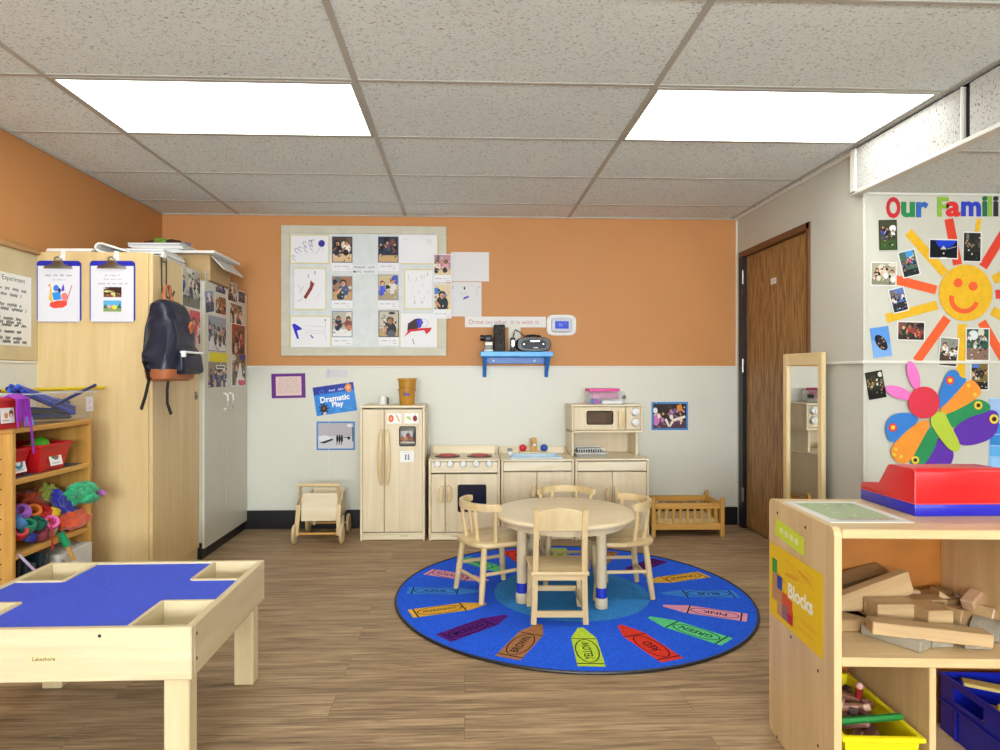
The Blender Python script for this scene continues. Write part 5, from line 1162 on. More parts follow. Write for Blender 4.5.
# ------------------------------------------------------------------ toy shelf at the left
t = thing('toy_shelf', 'honey coloured open toy shelf against the left wall', 'shelf', (-2.0, 2.9, 0), w=True)
lx0, lx1, ly0, ly1 = XL+.02, -1.81, 2.64, 3.19
HY = wood('honey_shelf_deep', '#d6a353', '#b47c33', 'y')
for a, b in ((ly0, ly0+.022), (ly1-.022, ly1)):
    w = MB(); w.box(lx0, lx1, a, b, 0, .892, HONEY, .003); sp = w.build('side_panel', t, smooth=False)
w = MB()
for k in range(10): w.lathe([(0, .0004), (.0035, .0004), (.0035, 0)], DARK, 8, Matrix.Translation((lx1-.045, ly0-.0001, .25+.06*k)) @ Matrix.Rotation(PI/2, 4, 'X'))
w.build('peg_holes', t)
for z, nm in ((.892, 'top_board'), (.683, 'shelf_board'), (.379, 'shelf_board'), (.07, 'shelf_board')):
    w = MB(); e = .0 if z > .8 else .022
    w.box(lx0, lx1, ly0+e, ly1-e, z, z+.022, HY, .003); w.build(nm, t, smooth=False)
w = MB(); w.box(lx0, lx0+.008, ly0+.022, ly1-.022, .05, .892, wood('shelf_back', '#a37a48', '#8a6234', 'z'), 0); w.build('back_panel', t, smooth=False)
w = MB(); w.box(lx0+.01, lx1-.02, ly0+.03, ly1-.03, .705, .7062, plain('grey_liner', '#4a4a58', .7), 0); w.build('shelf_liner', t, smooth=False)
ZT, Z1, Z2, Z3 = .914, .7065, .401, .092
REDG = 'red plastic bins on the toy shelf'
def label_sheet(wd, h, draw): s = Sheet(wd, h, '#e9e6e4', .001); draw(s, wd, h); return s.build('label')
def face_lab(s, w, h): s.ell(w*.28, h*.1, w*.16, h*.26, '#8a4a30'); s.ell(w*.28, -h*.02, w*.1, h*.14, '#e6d8d0'); s.ell(-w*.1, 0, w*.14, h*.2, '#d98a4a'); s.rect(-w*.4, -h*.36, w*.1, -h*.28, '#b9a48a')
def ring_lab(s, w, h): s.ring(0, h*.05, w*.26, h*.26, .014, '#2f86a8', 20); s.line([(-w*.3, -h*.36), (w*.3, -h*.36)], .004, '#a8a4a4')
def veg_lab(s, w, h): s.ell(-w*.12, h*.08, w*.2, h*.16, '#3f8a4a'); s.ell(w*.1, 0, w*.16, h*.16, '#c0502a'); s.ell(w*.2, h*.16, w*.12, h*.12, '#8aa83a'); s.ell(0, -h*.1, w*.12, h*.08, '#5a86b0'); s.line([(-w*.3, -h*.34), (w*.3, -h*.34)], .004, '#a8a4a4')
t = thing('toy_bin', 'red plastic bin with a label on top of the toy shelf', 'bin', (-1.96, 2.63, ZT), group=REDG, w=True)
w = MB(); w.tub(-2.10, -1.80, 2.555, 2.70, ZT, ZT+.112, .008, .004, REDP, rim=.010); w.build('tub', t)
o = label_sheet(.075, .06, face_lab); place(o, (-1.7985, 2.595, ZT+.055), 'left', parent=t); o.matrix_basis = o.matrix_basis @ Matrix.Rotation(-.07, 4, 'X')
PURP = plain('purple_ribbon', '#8a22a8', .35); LBL = plain('light_blue_fringe', '#5a8ef0', .5)
t = thing('ribbon_tassel', 'shiny purple ribbons hanging over the front of the red bin on the toy shelf', 'ribbons', (-1.79, 2.65, ZT+.12), w=True)
R = random.Random(9)
for k in range(9):
    y = 2.625+.008*k; w = MB(); dy = R.uniform(-.02, .03); zl = ZT+.006+.02*(k % 3)
    xx = -1.782+.002*(k % 3)
    if k == 7: zl = ZT-.11; dy = .03
    w.sweep([(-1.83, y-.02, ZT+.118), (-1.80, y-.015, ZT+.134), (xx, y, ZT+.118), (xx, y+dy*.6, ZT+.06), (xx+(.004 if k != 7 else .008), y+dy, zl)], [(-.0055, -.0012), (.0055, -.0012), (.0055, .0012), (-.0055, .0012)], PURP if k % 3 else plain('magenta_ribbon', '#a83ac4', .35), up=Vector((1, 0, 0))); w.build('ribbon', t)
t = thing('fringe_toy', 'blue fringed pom beside the red bin on the toy shelf', 'pom', (-1.815, 2.735, ZT), w=True)
for k in range(6):
    y = 2.712+.009*k; w = MB(); w.tube([(-1.85, 2.735, ZT+.006), (-1.835, y, ZT+.042), (-1.815, y, ZT+.040), (-1.808, y+.004, ZT+.005)], .0042, LBL if k % 2 else plain('pale_blue_fringe', '#8fb4f4', .5), 6); w.build('strand', t)
# clear bin with sticks
t = thing('clear_bin', 'clear plastic bin full of blue sticks on the toy shelf', 'bin', (-2.0, 3.0, ZT), w=True)
w = MB(); w.tub(-2.10, -1.822, 2.765, 3.235, ZT, ZT+.125, .015, .003, clear('bin_clear_plastic', '#dfe6ea', .05), rim=.006); w.build('tub', t)
w = MB(); w.tube([(-2.106, 2.76, ZT+.134), (-1.816, 2.76, ZT+.134), (-1.816, 3.24, ZT+.134), (-2.106, 3.24, ZT+.134)], .003, clear('bin_rim_plastic', '#e6e8ee', .55), 6, closed=True); w.build('rim', t)
s = Sheet(.06, .07, '#d8d0d6', .001); s.line([(-.01, 0), (.012, .016)], .004, '#b98a78'); s.line([(-.018, -.02), (.018, -.02)], .003, '#9a90a0'); o = s.build('label'); place(o, (-1.8185, 3.185, ZT+.075), 'left', parent=t)
STK = [plain('navy_stick', '#1b1f66', .35), plain('blue_stick', '#2340b8', .35), plain('bright_blue_stick', '#2f6fd8', .35), plain('black_stick', '#16161e', .35)]
def stick(p0, p1, r, m): w = MB(); w.rod(p0, p1, r, m=m, n=10); return w.build('rhythm_stick')
R = random.Random(4); L1 = 'blue or black stick heaped in the clear bin on the toy shelf'
for k in range(12):
    q = -1.855-.028*(k % 4)
    a, b = Vector((q-R.uniform(0, .02), 2.80+R.uniform(0, .04), ZT+.016+.015*(k//4)+R.uniform(0, .03))), Vector((q, 3.13+R.uniform(-.06, .03), ZT+.016+.015*(k//4)))
    tag(stick(a, b, .007, STK[(3, 2, 0, 1)[(k*3) % 4]]), L1, 'stick', 'sticks in the clear bin')
for k in range(10):
    a = Vector((-1.862-.011*k, 2.775+.006*k, ZT+.150+.006*(k % 4))); b = Vector((-1.842-.008*k, 3.10+.012*(k % 3), ZT+.035+.012*(k % 5)))
    tag(stick(a, b, .0095, STK[(1, 0, 1, 2, 0, 1, 0, 1, 2, 0)[k]]), 'blue stick slanting out of the left end of the clear bin', 'stick', 'sticks slanting out of the clear bin')
tag(stick((-1.836, 2.93, ZT+.075), (-1.82, 3.235, ZT+.165), .008, STK[0]), 'single navy stick poking up out of the right end of the clear bin', 'stick')
tag(stick((-1.95, 2.60, ZT+.165), (-1.97, 2.79, ZT+.148), .010, STK[0]), 'navy stick lying over the back of the red bin by the clear bin', 'stick')
tag(stick((-2.02, 2.78, ZT+.145), (-1.86, 3.385, ZT+.15), .009, plain('yellow_stick', '#e0c022', .4)), 'long yellow stick lying across the back of the clear bin', 'stick')
# red bins on the middle shelf
def red_bin(label, x1, y0, y1, h, draw, lh):
    t = thing('toy_bin', label, 'bin', (-1.98, (y0+y1)/2, Z1), group=REDG, w=True)
    w = MB(); w.tub(-2.15, x1, y0, y1, Z1, Z1+h, .024, .004, REDP, rim=.006); w.build('tub', t)
    o = label_sheet(.085, .07, draw); place(o, (x1-.0095, (y0+y1)/2+.005, Z1+lh), 'left', parent=t)
    o.matrix_basis = o.matrix_basis @ Matrix.Rotation(-math.atan2(.024, h), 4, 'X'); return t
red_bin('red bin with a blue ring label at the left of the middle toy shelf', -1.845, 2.668, 2.80, .105, ring_lab, .05)
red_bin('red bin with a vegetable label on the middle toy shelf', -1.812, 2.815, 3.03, .108, veg_lab, .056)
w = MB(); w.ball((-1.90, 2.945, Z1+.105), .04, plain('green_ball', '#55b82a', .4)); tag(w.build('toy_ball'), 'bright green ball in the red bin with the vegetable label', 'ball')
w = MB(); w.ball((-1.90, 2.86, Z1+.098), .034, plain('green_toy', '#4a9a3a', .5), (1, 1, .6), crumple=.2); tag(w.build('toy_leaf'), 'small leafy green toy left of the green ball', 'toy')
w = MB(); w.lathe([(0, .06), (.03, .055), (.052, .03), (.056, 0), (.05, 0), (.026, .05), (0, .054)], plain('cream_bowl', '#d6c4ae', .45), 24, Matrix.Translation((-1.92, 2.735, Z1+.082))); tag(w.build('toy_bowl'), 'upturned cream bowl in the red bin with the ring label', 'bowl')
# scarves and bands on the lower shelf
def gauze(col):
    m = plain('cloth_'+col, col, .75, noise_amt=.25, scale=25); b = m.node_tree.nodes['Principled BSDF']; b.inputs['Sheen Weight'].default_value = .4; return m
def cloth(name, label, cat, u, v, x, r, sc, col, seed, group=None, amt=.4, sub=4, rx=0., zmin=True):
    c = atX(u, v, x); w = MB(); w.ball((0, 0, 0), r, gauze(col), sc, crumple=amt, seed=seed, sub=sub, freq=8, M=Matrix.Rotation(rx, 4, 'X'))
    for vv in w.bm.verts: vv.co = Vector(vv.co)+Vector(c)
    if zmin:
        for vv in w.bm.verts: vv.co.z = max(vv.co.z, Z2+.001)
    for vv in w.bm.verts: vv.co.x = max(vv.co.x, lx0+.012); vv.co.y = min(vv.co.y, 3.385)
    return tag(w.build(name, ang=50), label, cat, group)
GS = 'scarves on the lower toy shelf'
cloth('scarf', 'dark orange scarf bunched at the back left of the lower toy shelf', 'scarf', 39, 501, -1.98, .075, (.8, 1.35, .75), '#c24a1c', 1, GS, .45)
cloth('scarf', 'yellow green scarf peeking out between orange and blue scarves', 'scarf', 48, 493, -1.93, .04, (.8, 1.0, .9), '#a8b83a', 2, GS, .5)
cloth('scarf', 'dark blue scarf draped in the middle of the lower toy shelf', 'scarf', 63, 502, -1.86, .048, (.7, 1.75, .62), '#1c26a8', 3, GS, .4, rx=-.75)
cloth('scarf', 'green scarf at the right of the lower toy shelf, hanging out over the edge', 'scarf', 83, 493, -1.80, .062, (.8, 1.3, .78), '#16a06a', 4, GS, .42, sub=5)
cloth('scarf', 'small violet scarf end beside the green scarf', 'scarf', 101, 493, -1.76, .016, (1, 1.3, .9), '#b05ab4', 5, GS)
cloth('scarf', 'bright orange cloth filling the right front of the lower toy shelf', 'scarf', 74, 519, -1.85, .07, (.62, 1.55, .62), '#e8531e', 6, GS, .25)
for k, (u, v, x, cl, lb) in enumerate(((22, 512, -1.88, '#b06ad0', 'violet'), (33, 512, -1.90, '#e87a2a', 'amber'), (43, 512, -1.90, '#d8342c', 'red'), (52, 513, -1.89, '#e8c22a', 'yellow'),
        (27, 526, -1.845, '#12805c', 'dark green'), (38, 523, -1.85, '#0f6a58', 'teal'), (50, 523, -1.84, '#e060a8', 'pink'), (19, 532, -1.85, '#c02a34', 'crimson'), (28, 537, -1.86, '#23308f', 'navy'), (40, 535, -1.85, '#8a3a4a', 'maroon'), (19, 522, -1.86, '#4a86c4', 'light blue'), (49, 533, -1.86, '#b8a890', 'beige'))):
    c = atX(u, v, x); w = MB(); M = Matrix.Rotation(R.uniform(0, 3), 4, 'Z') @ Matrix.Rotation(R.uniform(.4, 1.2), 4, 'X')
    m_ = plain('band_'+cl, cl, .6, noise_amt=.2, scale=30)
    w.lathe([(.018, -.018), (.031, -.019), (.035, 0), (.031, .019), (.018, .018), (.016, 0), (.018, -.018)], m_, 18, Matrix.Translation((c.x, max(c.y, 2.70), max(c.z, Z2+.037))) @ M)
    tag(w.build('wrist_band'), lb+' cloth band in the heap at the left of the lower toy shelf', 'wrist band', 'cloth bands on the lower toy shelf')
w = MB(); w.sweep([(-1.84, 2.86, Z2+.12), (-1.80, 2.865, Z2+.10), (-1.795, 2.865, Z2+.0), (-1.795, 2.87, Z2-.03)], [(-.006, -.001), (.006, -.001), (.006, .001), (-.006, .001)], plain('red_ribbon', '#c8202a', .5)); tag(w.build('red_ribbon'), 'red ribbon hanging down over the edge of the lower toy shelf', 'ribbon')
a, b = atX(61, 533, -1.80), atX(74, 560, -1.775); mid = a.lerp(b, .45)
w = MB(); w.rod(a, mid, .014, .017, plain('green_handle', '#168a5a', .45)); t = tag(w.build('ribbon_wand'), 'wooden wand with a green wrapped end leaning out of the toy shelf', 'wand')
w = MB(); w.rod(mid, b, .009, .008, PINEH); w.build('wooden_tip', t)
w = MB(); w.rod((-1.81, 2.675, Z2-.0), (-1.775, 2.72, Z2-.08), .0055, m=plain('pale_violet_stick', '#b9a4c8', .4)); tag(w.build('drum_stick'), 'thin pale violet stick poking out at the left of the lower toy shelf', 'stick')
# bottom shelf
t = thing('white_box', 'white cardboard box with a printed end on the bottom of the toy shelf', 'box', (-1.95, 3.05, Z3), w=True)
w = MB(); w.box(-2.15, -1.795, 2.915, 3.165, Z3, Z3+.235, plain('white_box_card', '#d6d3d0', .5), .003); w.build('box_body', t, smooth=False)
s = Sheet(.05, .12, '#c9c6ca', .0008); s.rect(-.012, -.05, .01, .05, '#9a96a0'); place(s.build('label'), (-1.7948, 2.94, Z3+.16), 'left', parent=t)
for k in range(7):
    w = MB(); y = 2.675+.03*k; M = Matrix.Translation((-1.95, y+.01, Z3)) @ Matrix.Rotation(-.12, 4, 'X')
    w.box(-.2, .12+.01*(k % 3), -.012, .012, 0.002, .275-.014*(k % 4), [BLACKP, plain('dark_teal_case', '#1d3038', .35), plain('smoke_case', '#3c4048', .3)][k % 3], .003, M)
    tag(w.build('record_case'), 'dark slim case in the row left of the white box on the bottom toy shelf', 'case', 'dark cases on the bottom toy shelf')
# ------------------------------------------------------------------ block shelf at the right front
BO = Vector((.943, 1.603, 0)); BR = math.radians(-4)
BM = Matrix.Translation(BO) @ Matrix.Rotation(BR, 4, 'Z'); BMI = BM.inverted()
def loc(p): return BMI @ Vector(p)
t = thing('block_shelf', 'pale birch block shelf at the right front, its end panel carrying the Blocks poster', 'shelf', BO, BR)
SW, SD, SH = 1.06, .412, .735
def rsq(y0, y1, z0, z1, r=.022):
    P = []
    for cy, cz, a0 in ((y1-r, z1-r, 0), (y0+r, z1-r, 90), (y0+r, z0+r, 180), (y1-r, z0+r, 270)):
        for k in range(6): a = math.radians(a0+18*k); P.append((cy+r*math.cos(a), cz+r*math.sin(a)))
    return P
for xx, nm in ((0, 'end_panel'), (SW-.02, 'end_panel')):
    w = MB(); w.prism(rsq(0, SD, 0, SH+.002), 'x', xx, xx+.02, SHELFW, .002); ep = w.build(nm, t, smooth=False)
    if xx == 0:
        w = MB()
        for u, v in ((781, 513), (814, 527.5), (829, 578), (784, 620), (797, 637), (829, 653), (829, 671), (780.5, 737), (829, 746)):
            p = loc(atX(u, v, .978)); w.lathe([(0, .0015), (.004, .001), (.005, 0)], SC, 10, Matrix.Translation((-.0001, p.y, p.z)) @ Matrix.Rotation(-PI/2, 4, 'Y'))
        w.build('screw', ep)
w = MB(); w.box(.02, SW-.02, .0, SD, SH-.026, SH-.002, SHELFX, .003); w.build('top_board', t, smooth=False)
w = MB(); w.box(.02, SW-.02, .004, SD-.01, .380, .404, SHELFX, .003); w.build('middle_board', t, smooth=False)
w = MB(); w.box(.02, SW-.02, .006, SD-.01, .012, .034, SHELFX, .003); w.build('bottom_board', t, smooth=False)
w = MB(); w.box(.53, .55, .006, SD-.01, .404, SH-.026, SHELFW, .002); w.build('divider', t, smooth=False)
w = MB(); w.box(.243, .260, .006, SD-.01, .034, .380, SHELFW, .002); w.build('divider', t, smooth=False)
w = MB(); w.box(.02, SW-.02, SD-.01, SD, .012, SH-.026, plain('orange_back_panel', '#a8651c', .6, noise_amt=.08), 0); w.build('back_panel', t, smooth=False)
def onpanel(u0, v0, u1, v1):
    a, b = loc(atX(u0, v0, .980)), loc(atX(u1, v1, .972)); return a, b
# poster: left edge (770, 546..608), right edge (826, 572..655)
a, b = loc(atX(771.5, 577, .974)), loc(atX(827, 614, .956)); pw = abs(a.y-b.y); phh = abs(atX(826, 572, .975).z-atX(826, 655, .975).z)
def blocksp(s, w, h):
    R = random.Random(2)
    for k in range(7): s.ell(R.uniform(-.3, .3)*w, R.uniform(.1, .4)*h, w*R.uniform(.08, .16), h*.03, '#dfa012' if k % 2 else '#e4b81c', rot=R.uniform(-.3, .1))
    for k in range(5): s.ell(R.uniform(-.2, .4)*w, R.uniform(-.4, -.2)*h, w*R.uniform(.08, .16), h*.03, '#e6b410')
    s.text('Blocks', w*.12, h*.02, h*.2, '#f4f2ea', bold=.03, maxw=w*.6)
    q = .085*w*1.25
    for i, j, c in ((0, 3.4, '#3f9a3a'), (0, 2.2, '#b98a5a'), (1, 2.2, '#2340b0'), (0, 1.1, '#b98a5a'), (1, 1.1, '#b98a5a'), (2, 1.1, '#d8542a'), (1, 0.1, '#c09064'), (2, 0.1, '#8a6a7a'), (3, .1, '#b8203a'), (2.9, .9, '#d8542a')):
        s.rect(-w*.44+q*i, -h*.44+q*1.25*j*.8, -w*.44+q*(i+1), -h*.44+q*1.25*(j*.8+.95), c)
s = Sheet(pw, phh, '#e9c112', .001); blocksp(s, pw, phh); o = s.build('poster')
M = place(o, BM @ Vector((-.0012, (a.y+b.y)/2, (a.z+b.z)/2-.004)), 'right'); o.matrix_basis = Matrix.Translation(BM @ Vector((-.0012, (a.y+b.y)/2, (a.z+b.z)/2-.004))) @ Matrix.Rotation(BR, 4, 'Z') @ FACE['right'].to_4x4()
tag(o, 'yellow Blocks poster with coloured squares on the block shelf end panel', 'poster')
a, b = loc(atX(780, 529, .98)), loc(atX(812, 544, .976))
s = Sheet(abs(a.y-b.y), .052, '#cfe03c', .001)
for k in range(4): s.ell(-.05+.034*k, 0, .014, .010, '#e2e8a8')
o = s.build('paper_tag'); c_ = (a+b)/2; o.matrix_basis = Matrix.Translation(BM @ Vector((-.0012, c_.y, c_.z))) @ Matrix.Rotation(BR, 4, 'Z') @ FACE['right'].to_4x4() @ Matrix.Rotation(-.07, 4, 'Z')
tag(o, 'lime green paper tag taped near the top of the block shelf end panel', 'tag')
# laminated sheet on the top
ZB = SH-.002
s = Sheet(.225, .285, '#dfdcd6', .0012); s.rect(-.085, -.10, .09, .115, '#a9b78f'); R = random.Random(8)
for k in range(30): s.ell(R.uniform(-.08, .085), R.uniform(-.095, .11), R.uniform(.004, .012), R.uniform(.003, .008), R.choice(['#c5cdb0', '#8fa480', '#d9dccb', '#9fb4a4']))
for k in range(5): s.hand(-.08, .08, -.108-.006*k, .004, '#a86a5a', .001, k)
o = s.build('laminated_map'); o.matrix_basis = BM @ Matrix.Translation((.135, .222, ZB+.0002)) @ Matrix.Rotation(.03, 4, 'Z')
tag(o, 'laminated green and white sheet lying on the block shelf', 'sheet')
# soft toy car
t = thing('soft_car', 'red and blue vinyl soft toy car on the block shelf', 'toy car', BM @ Vector((.30, .12, ZB)), math.radians(-3))
cl = loc((1.255, 1.742, 0)); t.location = (1.255, 1.742, ZB)
t.rotation_euler = (0, 0, math.radians(-1))
w = MB(); w.box(0, .262, 0, .255, 0, .034, BLUEV, .004, seg=2); w.build('blue_base', t, smooth=True)
w = MB(); w.prism([(.0, .0345), (.0, .125), (.008, .133), (.115, .131), (.122, .127), (.165, .068), (.25, .056), (.255, .050), (.255, .0345)], 'x', 0, .262, REDV, .005, seg=2); w.build('red_body', t)
w = MB()
for x in (.0, .262): w.tube([(x, .0, .036), (x, -.0005, .125), (x, .008, .1335)], .0016, plain('red_piping', '#e2555a', .4), 6)
w.tube([(0, 0, .0345), (.262, 0, .0345)], .0014, MATS['red_piping'], 6); w.tube([(0, 0, .0345), (0, .255, .0345)], .0014, MATS['red_piping'], 6); w.build('seam', t)
# wooden blocks, each its own
BW1 = [wood('block_a', '#b8976c', '#8f6d45', 'x', contrast=.8), wood('block_b', '#c8a97e', '#a3825a', 'x', contrast=.8), wood('block_c', '#98784f', '#6f5436', 'x', contrast=.8), wood('block_d', '#a9a090', '#877e70', 'x', contrast=.8), wood('block_e', '#cba88a', '#ab866a', 'x', contrast=.8)]
GBL = 'wooden building blocks on the block shelf'
def blk(u, v, Y, L, D, H, rz, ry, rx, mi, label, shape=None):
    c = atY(u, v, Y); w = MB(); m = BW1[mi]
    if shape == 'wedge': w.prism([(-L/2, -H/2), (L/2, -H/2), (-L/2, H/2)], 'y', -D/2, D/2, m, .002)
    elif shape == 'cyl': w.rod((-L/2, 0, 0), (L/2, 0, 0), D/2, m=m, n=24)
    elif shape == 'half': w.prism([(D*.5*math.cos(PI*k/14), D*.5*math.sin(PI*k/14)) for k in range(15)], 'y', -L/2, L/2, m, .002)
    else: w.box(-L/2, L/2, -D/2, D/2, -H/2, H/2, m, .0025)
    o = w.build('wooden_block', smooth=shape == 'cyl'); R_ = Matrix.Rotation(math.radians(rz), 4, 'Z') @ Matrix.Rotation(math.radians(ry), 4, 'Y') @ Matrix.Rotation(math.radians(rx), 4, 'X')
    low = min((R_ @ v_.co).z for v_ in o.data.vertices)
    if c.z+low < .4055: c.z = .4055-low
    o.matrix_basis = Matrix.Translation(c) @ R_; return tag(o, label, 'block', GBL)
blk(928, 631.5, 1.66, .285, .05, .034, -14, 2.5, 0, 1, 'long flat block lying across the front of the block heap')
blk(895, 648, 1.70, .15, .062, .028, 122, 0, 0, 3, 'grey block end on at the front left, under the long flat block')
blk(925, 647, 1.71, .12, .064, .028, 96, 0, 0, 3, 'grey block in the middle under the long flat block')
blk(962, 650, 1.70, .13, .066, .028, 84, 0, 0, 3, 'grey block at the right under the long flat block')
blk(867, 597, 1.85, .27, .035, .068, 4, -17, 0, 1, 'long thick block leaning up against the left of the heap')
blk(860, 577, 1.95, .16, .055, .034, 6, -12, 14, 2, 'dark topped block lying on the leaning block at the back left')
blk(849, 641, 1.80, .09, .07, .034, 0, 0, 0, 0, 'flat block in the lower left corner against the shelf end')
blk(874, 635, 1.79, .20, .07, .034, 128, 0, 0, 2, 'dark block lying behind the grey blocks at the front left')
blk(893, 609, 1.79, .13, .07, .05, -2, 0, 0, 1, 'broad square block resting in the middle of the heap')
blk(929, 614, 1.745, .072, .09, .05, 2, 0, 0, 1, 'upright square block just behind the middle of the long block')
blk(955, 617, 1.78, .075, .06, .05, 30, 14, 0, 0, 'tan block tilted against the upright square block')
blk(975, 612, 1.80, .06, .035, .085, 24, -26, 0, 4, 'pinkish block leaning at the right of the heap')
blk(984, 618, 1.765, .05, .07, .06, 20, 20, 0, 1, 'slanted block standing at the far right of the heap')
blk(949, 597, 1.87, .08, .05, .05, -10, 0, 0, 1, 'pale wedge block on the top of the heap', 'wedge')
blk(965, 603, 1.86, .06, .04, .035, -40, 15, 0, 3, 'whitish small block behind the leaning pinkish block')
blk(932, 597, 1.90, .11, .05, .034, 12, -6, 0, 2, 'dark brown block lying at the back of the heap')
blk(922, 603, 1.85, .12, .05, .034, 0, 0, 0, 0, 'tan block behind the broad square block')
blk(906, 596, 1.92, .06, .05, .05, -8, 0, 0, 4, 'small block beside the raised end of the leaning block')
blk(990, 645, 1.73, .07, .09, .06, 30, 0, 0, 3, 'grey half round block at the right front of the heap', 'half')
blk(997, 630, 1.80, .10, .06, .05, 60, 0, 0, 0, 'brown block at the right edge behind the half round block')
# support blocks deeper in the heap that carry the upper ones
blk(905, 628, 1.84, .14, .07, .05, -4, 0, 0, 2, 'brown block low in the middle of the heap under the broad block')
blk(935, 630, 1.86, .14, .07, .06, 8, 0, 0, 2, 'brown block low at the back of the heap under the wedge')
blk(964, 632, 1.84, .12, .07, .05, -12, 0, 0, 2, 'brown block low at the right of the heap under the tilted blocks')
# yellow bin
t = thing('yellow_bin', 'yellow plastic bin of wooden pieces in the lower left of the block shelf', 'bin', BM @ Vector((.124, .19, .034)), BR)
w = MB(); w.tub(-.094, .094, -.185, .165, 0, .158, .014, .004, YELLP, rim=.010); w.build('tub', t)
s = Sheet(.075, .05, '#e6e4de', .001); s.ell(-.012, 0, .014, .012, '#4a4630'); s.ell(.012, .002, .014, .012, '#8a8a4a'); s.rect(-.03, .012, .03, .018, '#5a564a')
o = s.build('label'); o.parent = t; o.matrix_basis = Matrix.Translation((.0, -.1795, .08)) @ FACE['back'].to_4x4() @ Matrix.Rotation(-.09, 4, 'X')
PC = [plain('piece_'+c, c, .5) for c in ('#8a5a48', '#b98a74', '#6a4238', '#c9a288', '#4a342e', '#a8746a')]
R = random.Random(12)
for k in range(34):
    w = MB(); L = R.uniform(.05, .09); z = .13+.0026*k
    w.box(-L/2, L/2, -.011, .011, -.009, .009, PC[k % 6], .002); o = w.build('wooden_piece', smooth=False)
    o.matrix_basis = BM @ Matrix.Translation((.122+R.uniform(-.045, .045), .19+R.uniform(-.11, .11), .034+z*.8)) @ Matrix.Rotation(R.uniform(0, PI), 4, 'Z') @ Matrix.Rotation(R.uniform(-.5, .5), 4, 'Y')
    tag(o, 'small brown wooden piece heaped in the yellow bin', 'wooden piece', 'wooden pieces in the yellow bin')
w = MB(); w.box(-.005, .0, 0, 0.001, 0, 0.001, None, 0) if False else None
gs = MB(); gs.rod((-.095, -.01, 0), (.095, .01, 0), .009, m=plain('green_stick', '#1d7a34', .35), n=6); o = gs.build('green_stick', smooth=False)
o.matrix_basis = BM @ Matrix.Translation((.125, .07, .214)) @ Matrix.Rotation(.06, 4, 'Z'); tag(o, 'green painted stick lying across the yellow bin', 'stick')
w = MB(); w.rod((0, 0, 0), (0, 0, .06), .010, .009, plain('dark_red_peg', '#8a1f22', .4)); w.ball((0, 0, .065), .011, plain('peg_head', '#d8a49a', .4), sub=2); o = w.build('wooden_peg'); o.matrix_basis = BM @ Matrix.Translation((.165, .20, .18)) @ Matrix.Rotation(.15, 4, 'X'); tag(o, 'dark red peg standing up among the wooden pieces in the yellow bin', 'peg')
# blue crate with pale boards
t = thing('blue_crate', 'deep blue plastic crate with a handle slot in the lower right of the block shelf', 'crate', BM @ Vector((.505, .19, .034)), BR)
cl_, ch, cdp = .36, .176, .175
w = MB()
# left wall with a slot
def wall_slot(y0, y1, z0, z1, s0, s1, q0, q1):
    w.box(0, .005, y0, s0, z0, z1, DBLUEP, .001); w.box(0, .005, s1, y1, z0, z1, DBLUEP, .001); w.box(0, .005, s0, s1, z0, q0, DBLUEP, .001); w.box(0, .005, s0, s1, q1, z1, DBLUEP, .001)
wall_slot(-cdp, cdp, 0, ch, -.005, .115, ch-.062, ch-.022)
w.box(0, cl_, cdp-.005, cdp, 0, ch, DBLUEP, .001); w.box(0, cl_, -cdp, -cdp+.005, 0, ch, DBLUEP, .001); w.box(cl_-.005, cl_, -cdp, cdp, 0, ch, DBLUEP, .001); w.box(0, cl_, -cdp, cdp, 0, .004, DBLUEP, 0)
w.box(-.006, .004, -cdp-.006, cdp+.004, ch-.010, ch, DBLUEP, .002); w.box(-.006, cl_, -cdp-.008, -cdp+.002, ch-.010, ch, DBLUEP, .002)
w.box(-.006, .0, -cdp, cdp, ch-.085, ch-.078, DBLUEP, .002)
for y in (-.12, -.07, .1): w.box(-.005, 0, y, y+.008, 0, ch-.085, DBLUEP, .001)
w.build('tub', t, smooth=False)
PLK = [wood('plank_a', '#d9c27a', '#c2a75c', 'x'), wood('plank_b', '#cfae66', '#b8944a', 'x'), plain('yellow_plank', '#d8c228', .45)]
for k, (x, y, z, L, rz, ry, mi, lb) in enumerate(((.19, .04, .168, .36, -26, 1, 0, 'pale flat board lying over the rim of the blue crate'), (.19, -.01, .12, .30, -30, 0, 1, 'tan board lying just inside the blue crate'), (.18, -.05, .135, .28, -38, 0, 2, 'yellow board in the middle of the blue crate'), (.16, .06, .09, .26, 15, 0, 1, 'tan board deep in the blue crate by its handle slot'), (.2, -.05, .07, .28, -12, 0, 0, 'pale board at the bottom of the blue crate'))):
    w = MB(); w.box(-L/2, L/2, -.022, .022, -.005, .005, PLK[mi], .002); o = w.build('flat_board', smooth=False)
    o.matrix_basis = BM @ Matrix.Translation((.505+x, .19+y, .034+z)) @ Matrix.Rotation(math.radians(rz), 4, 'Z') @ Matrix.Rotation(math.radians(ry), 4, 'Y'); tag(o, lb, 'board', 'boards in the blue crate')
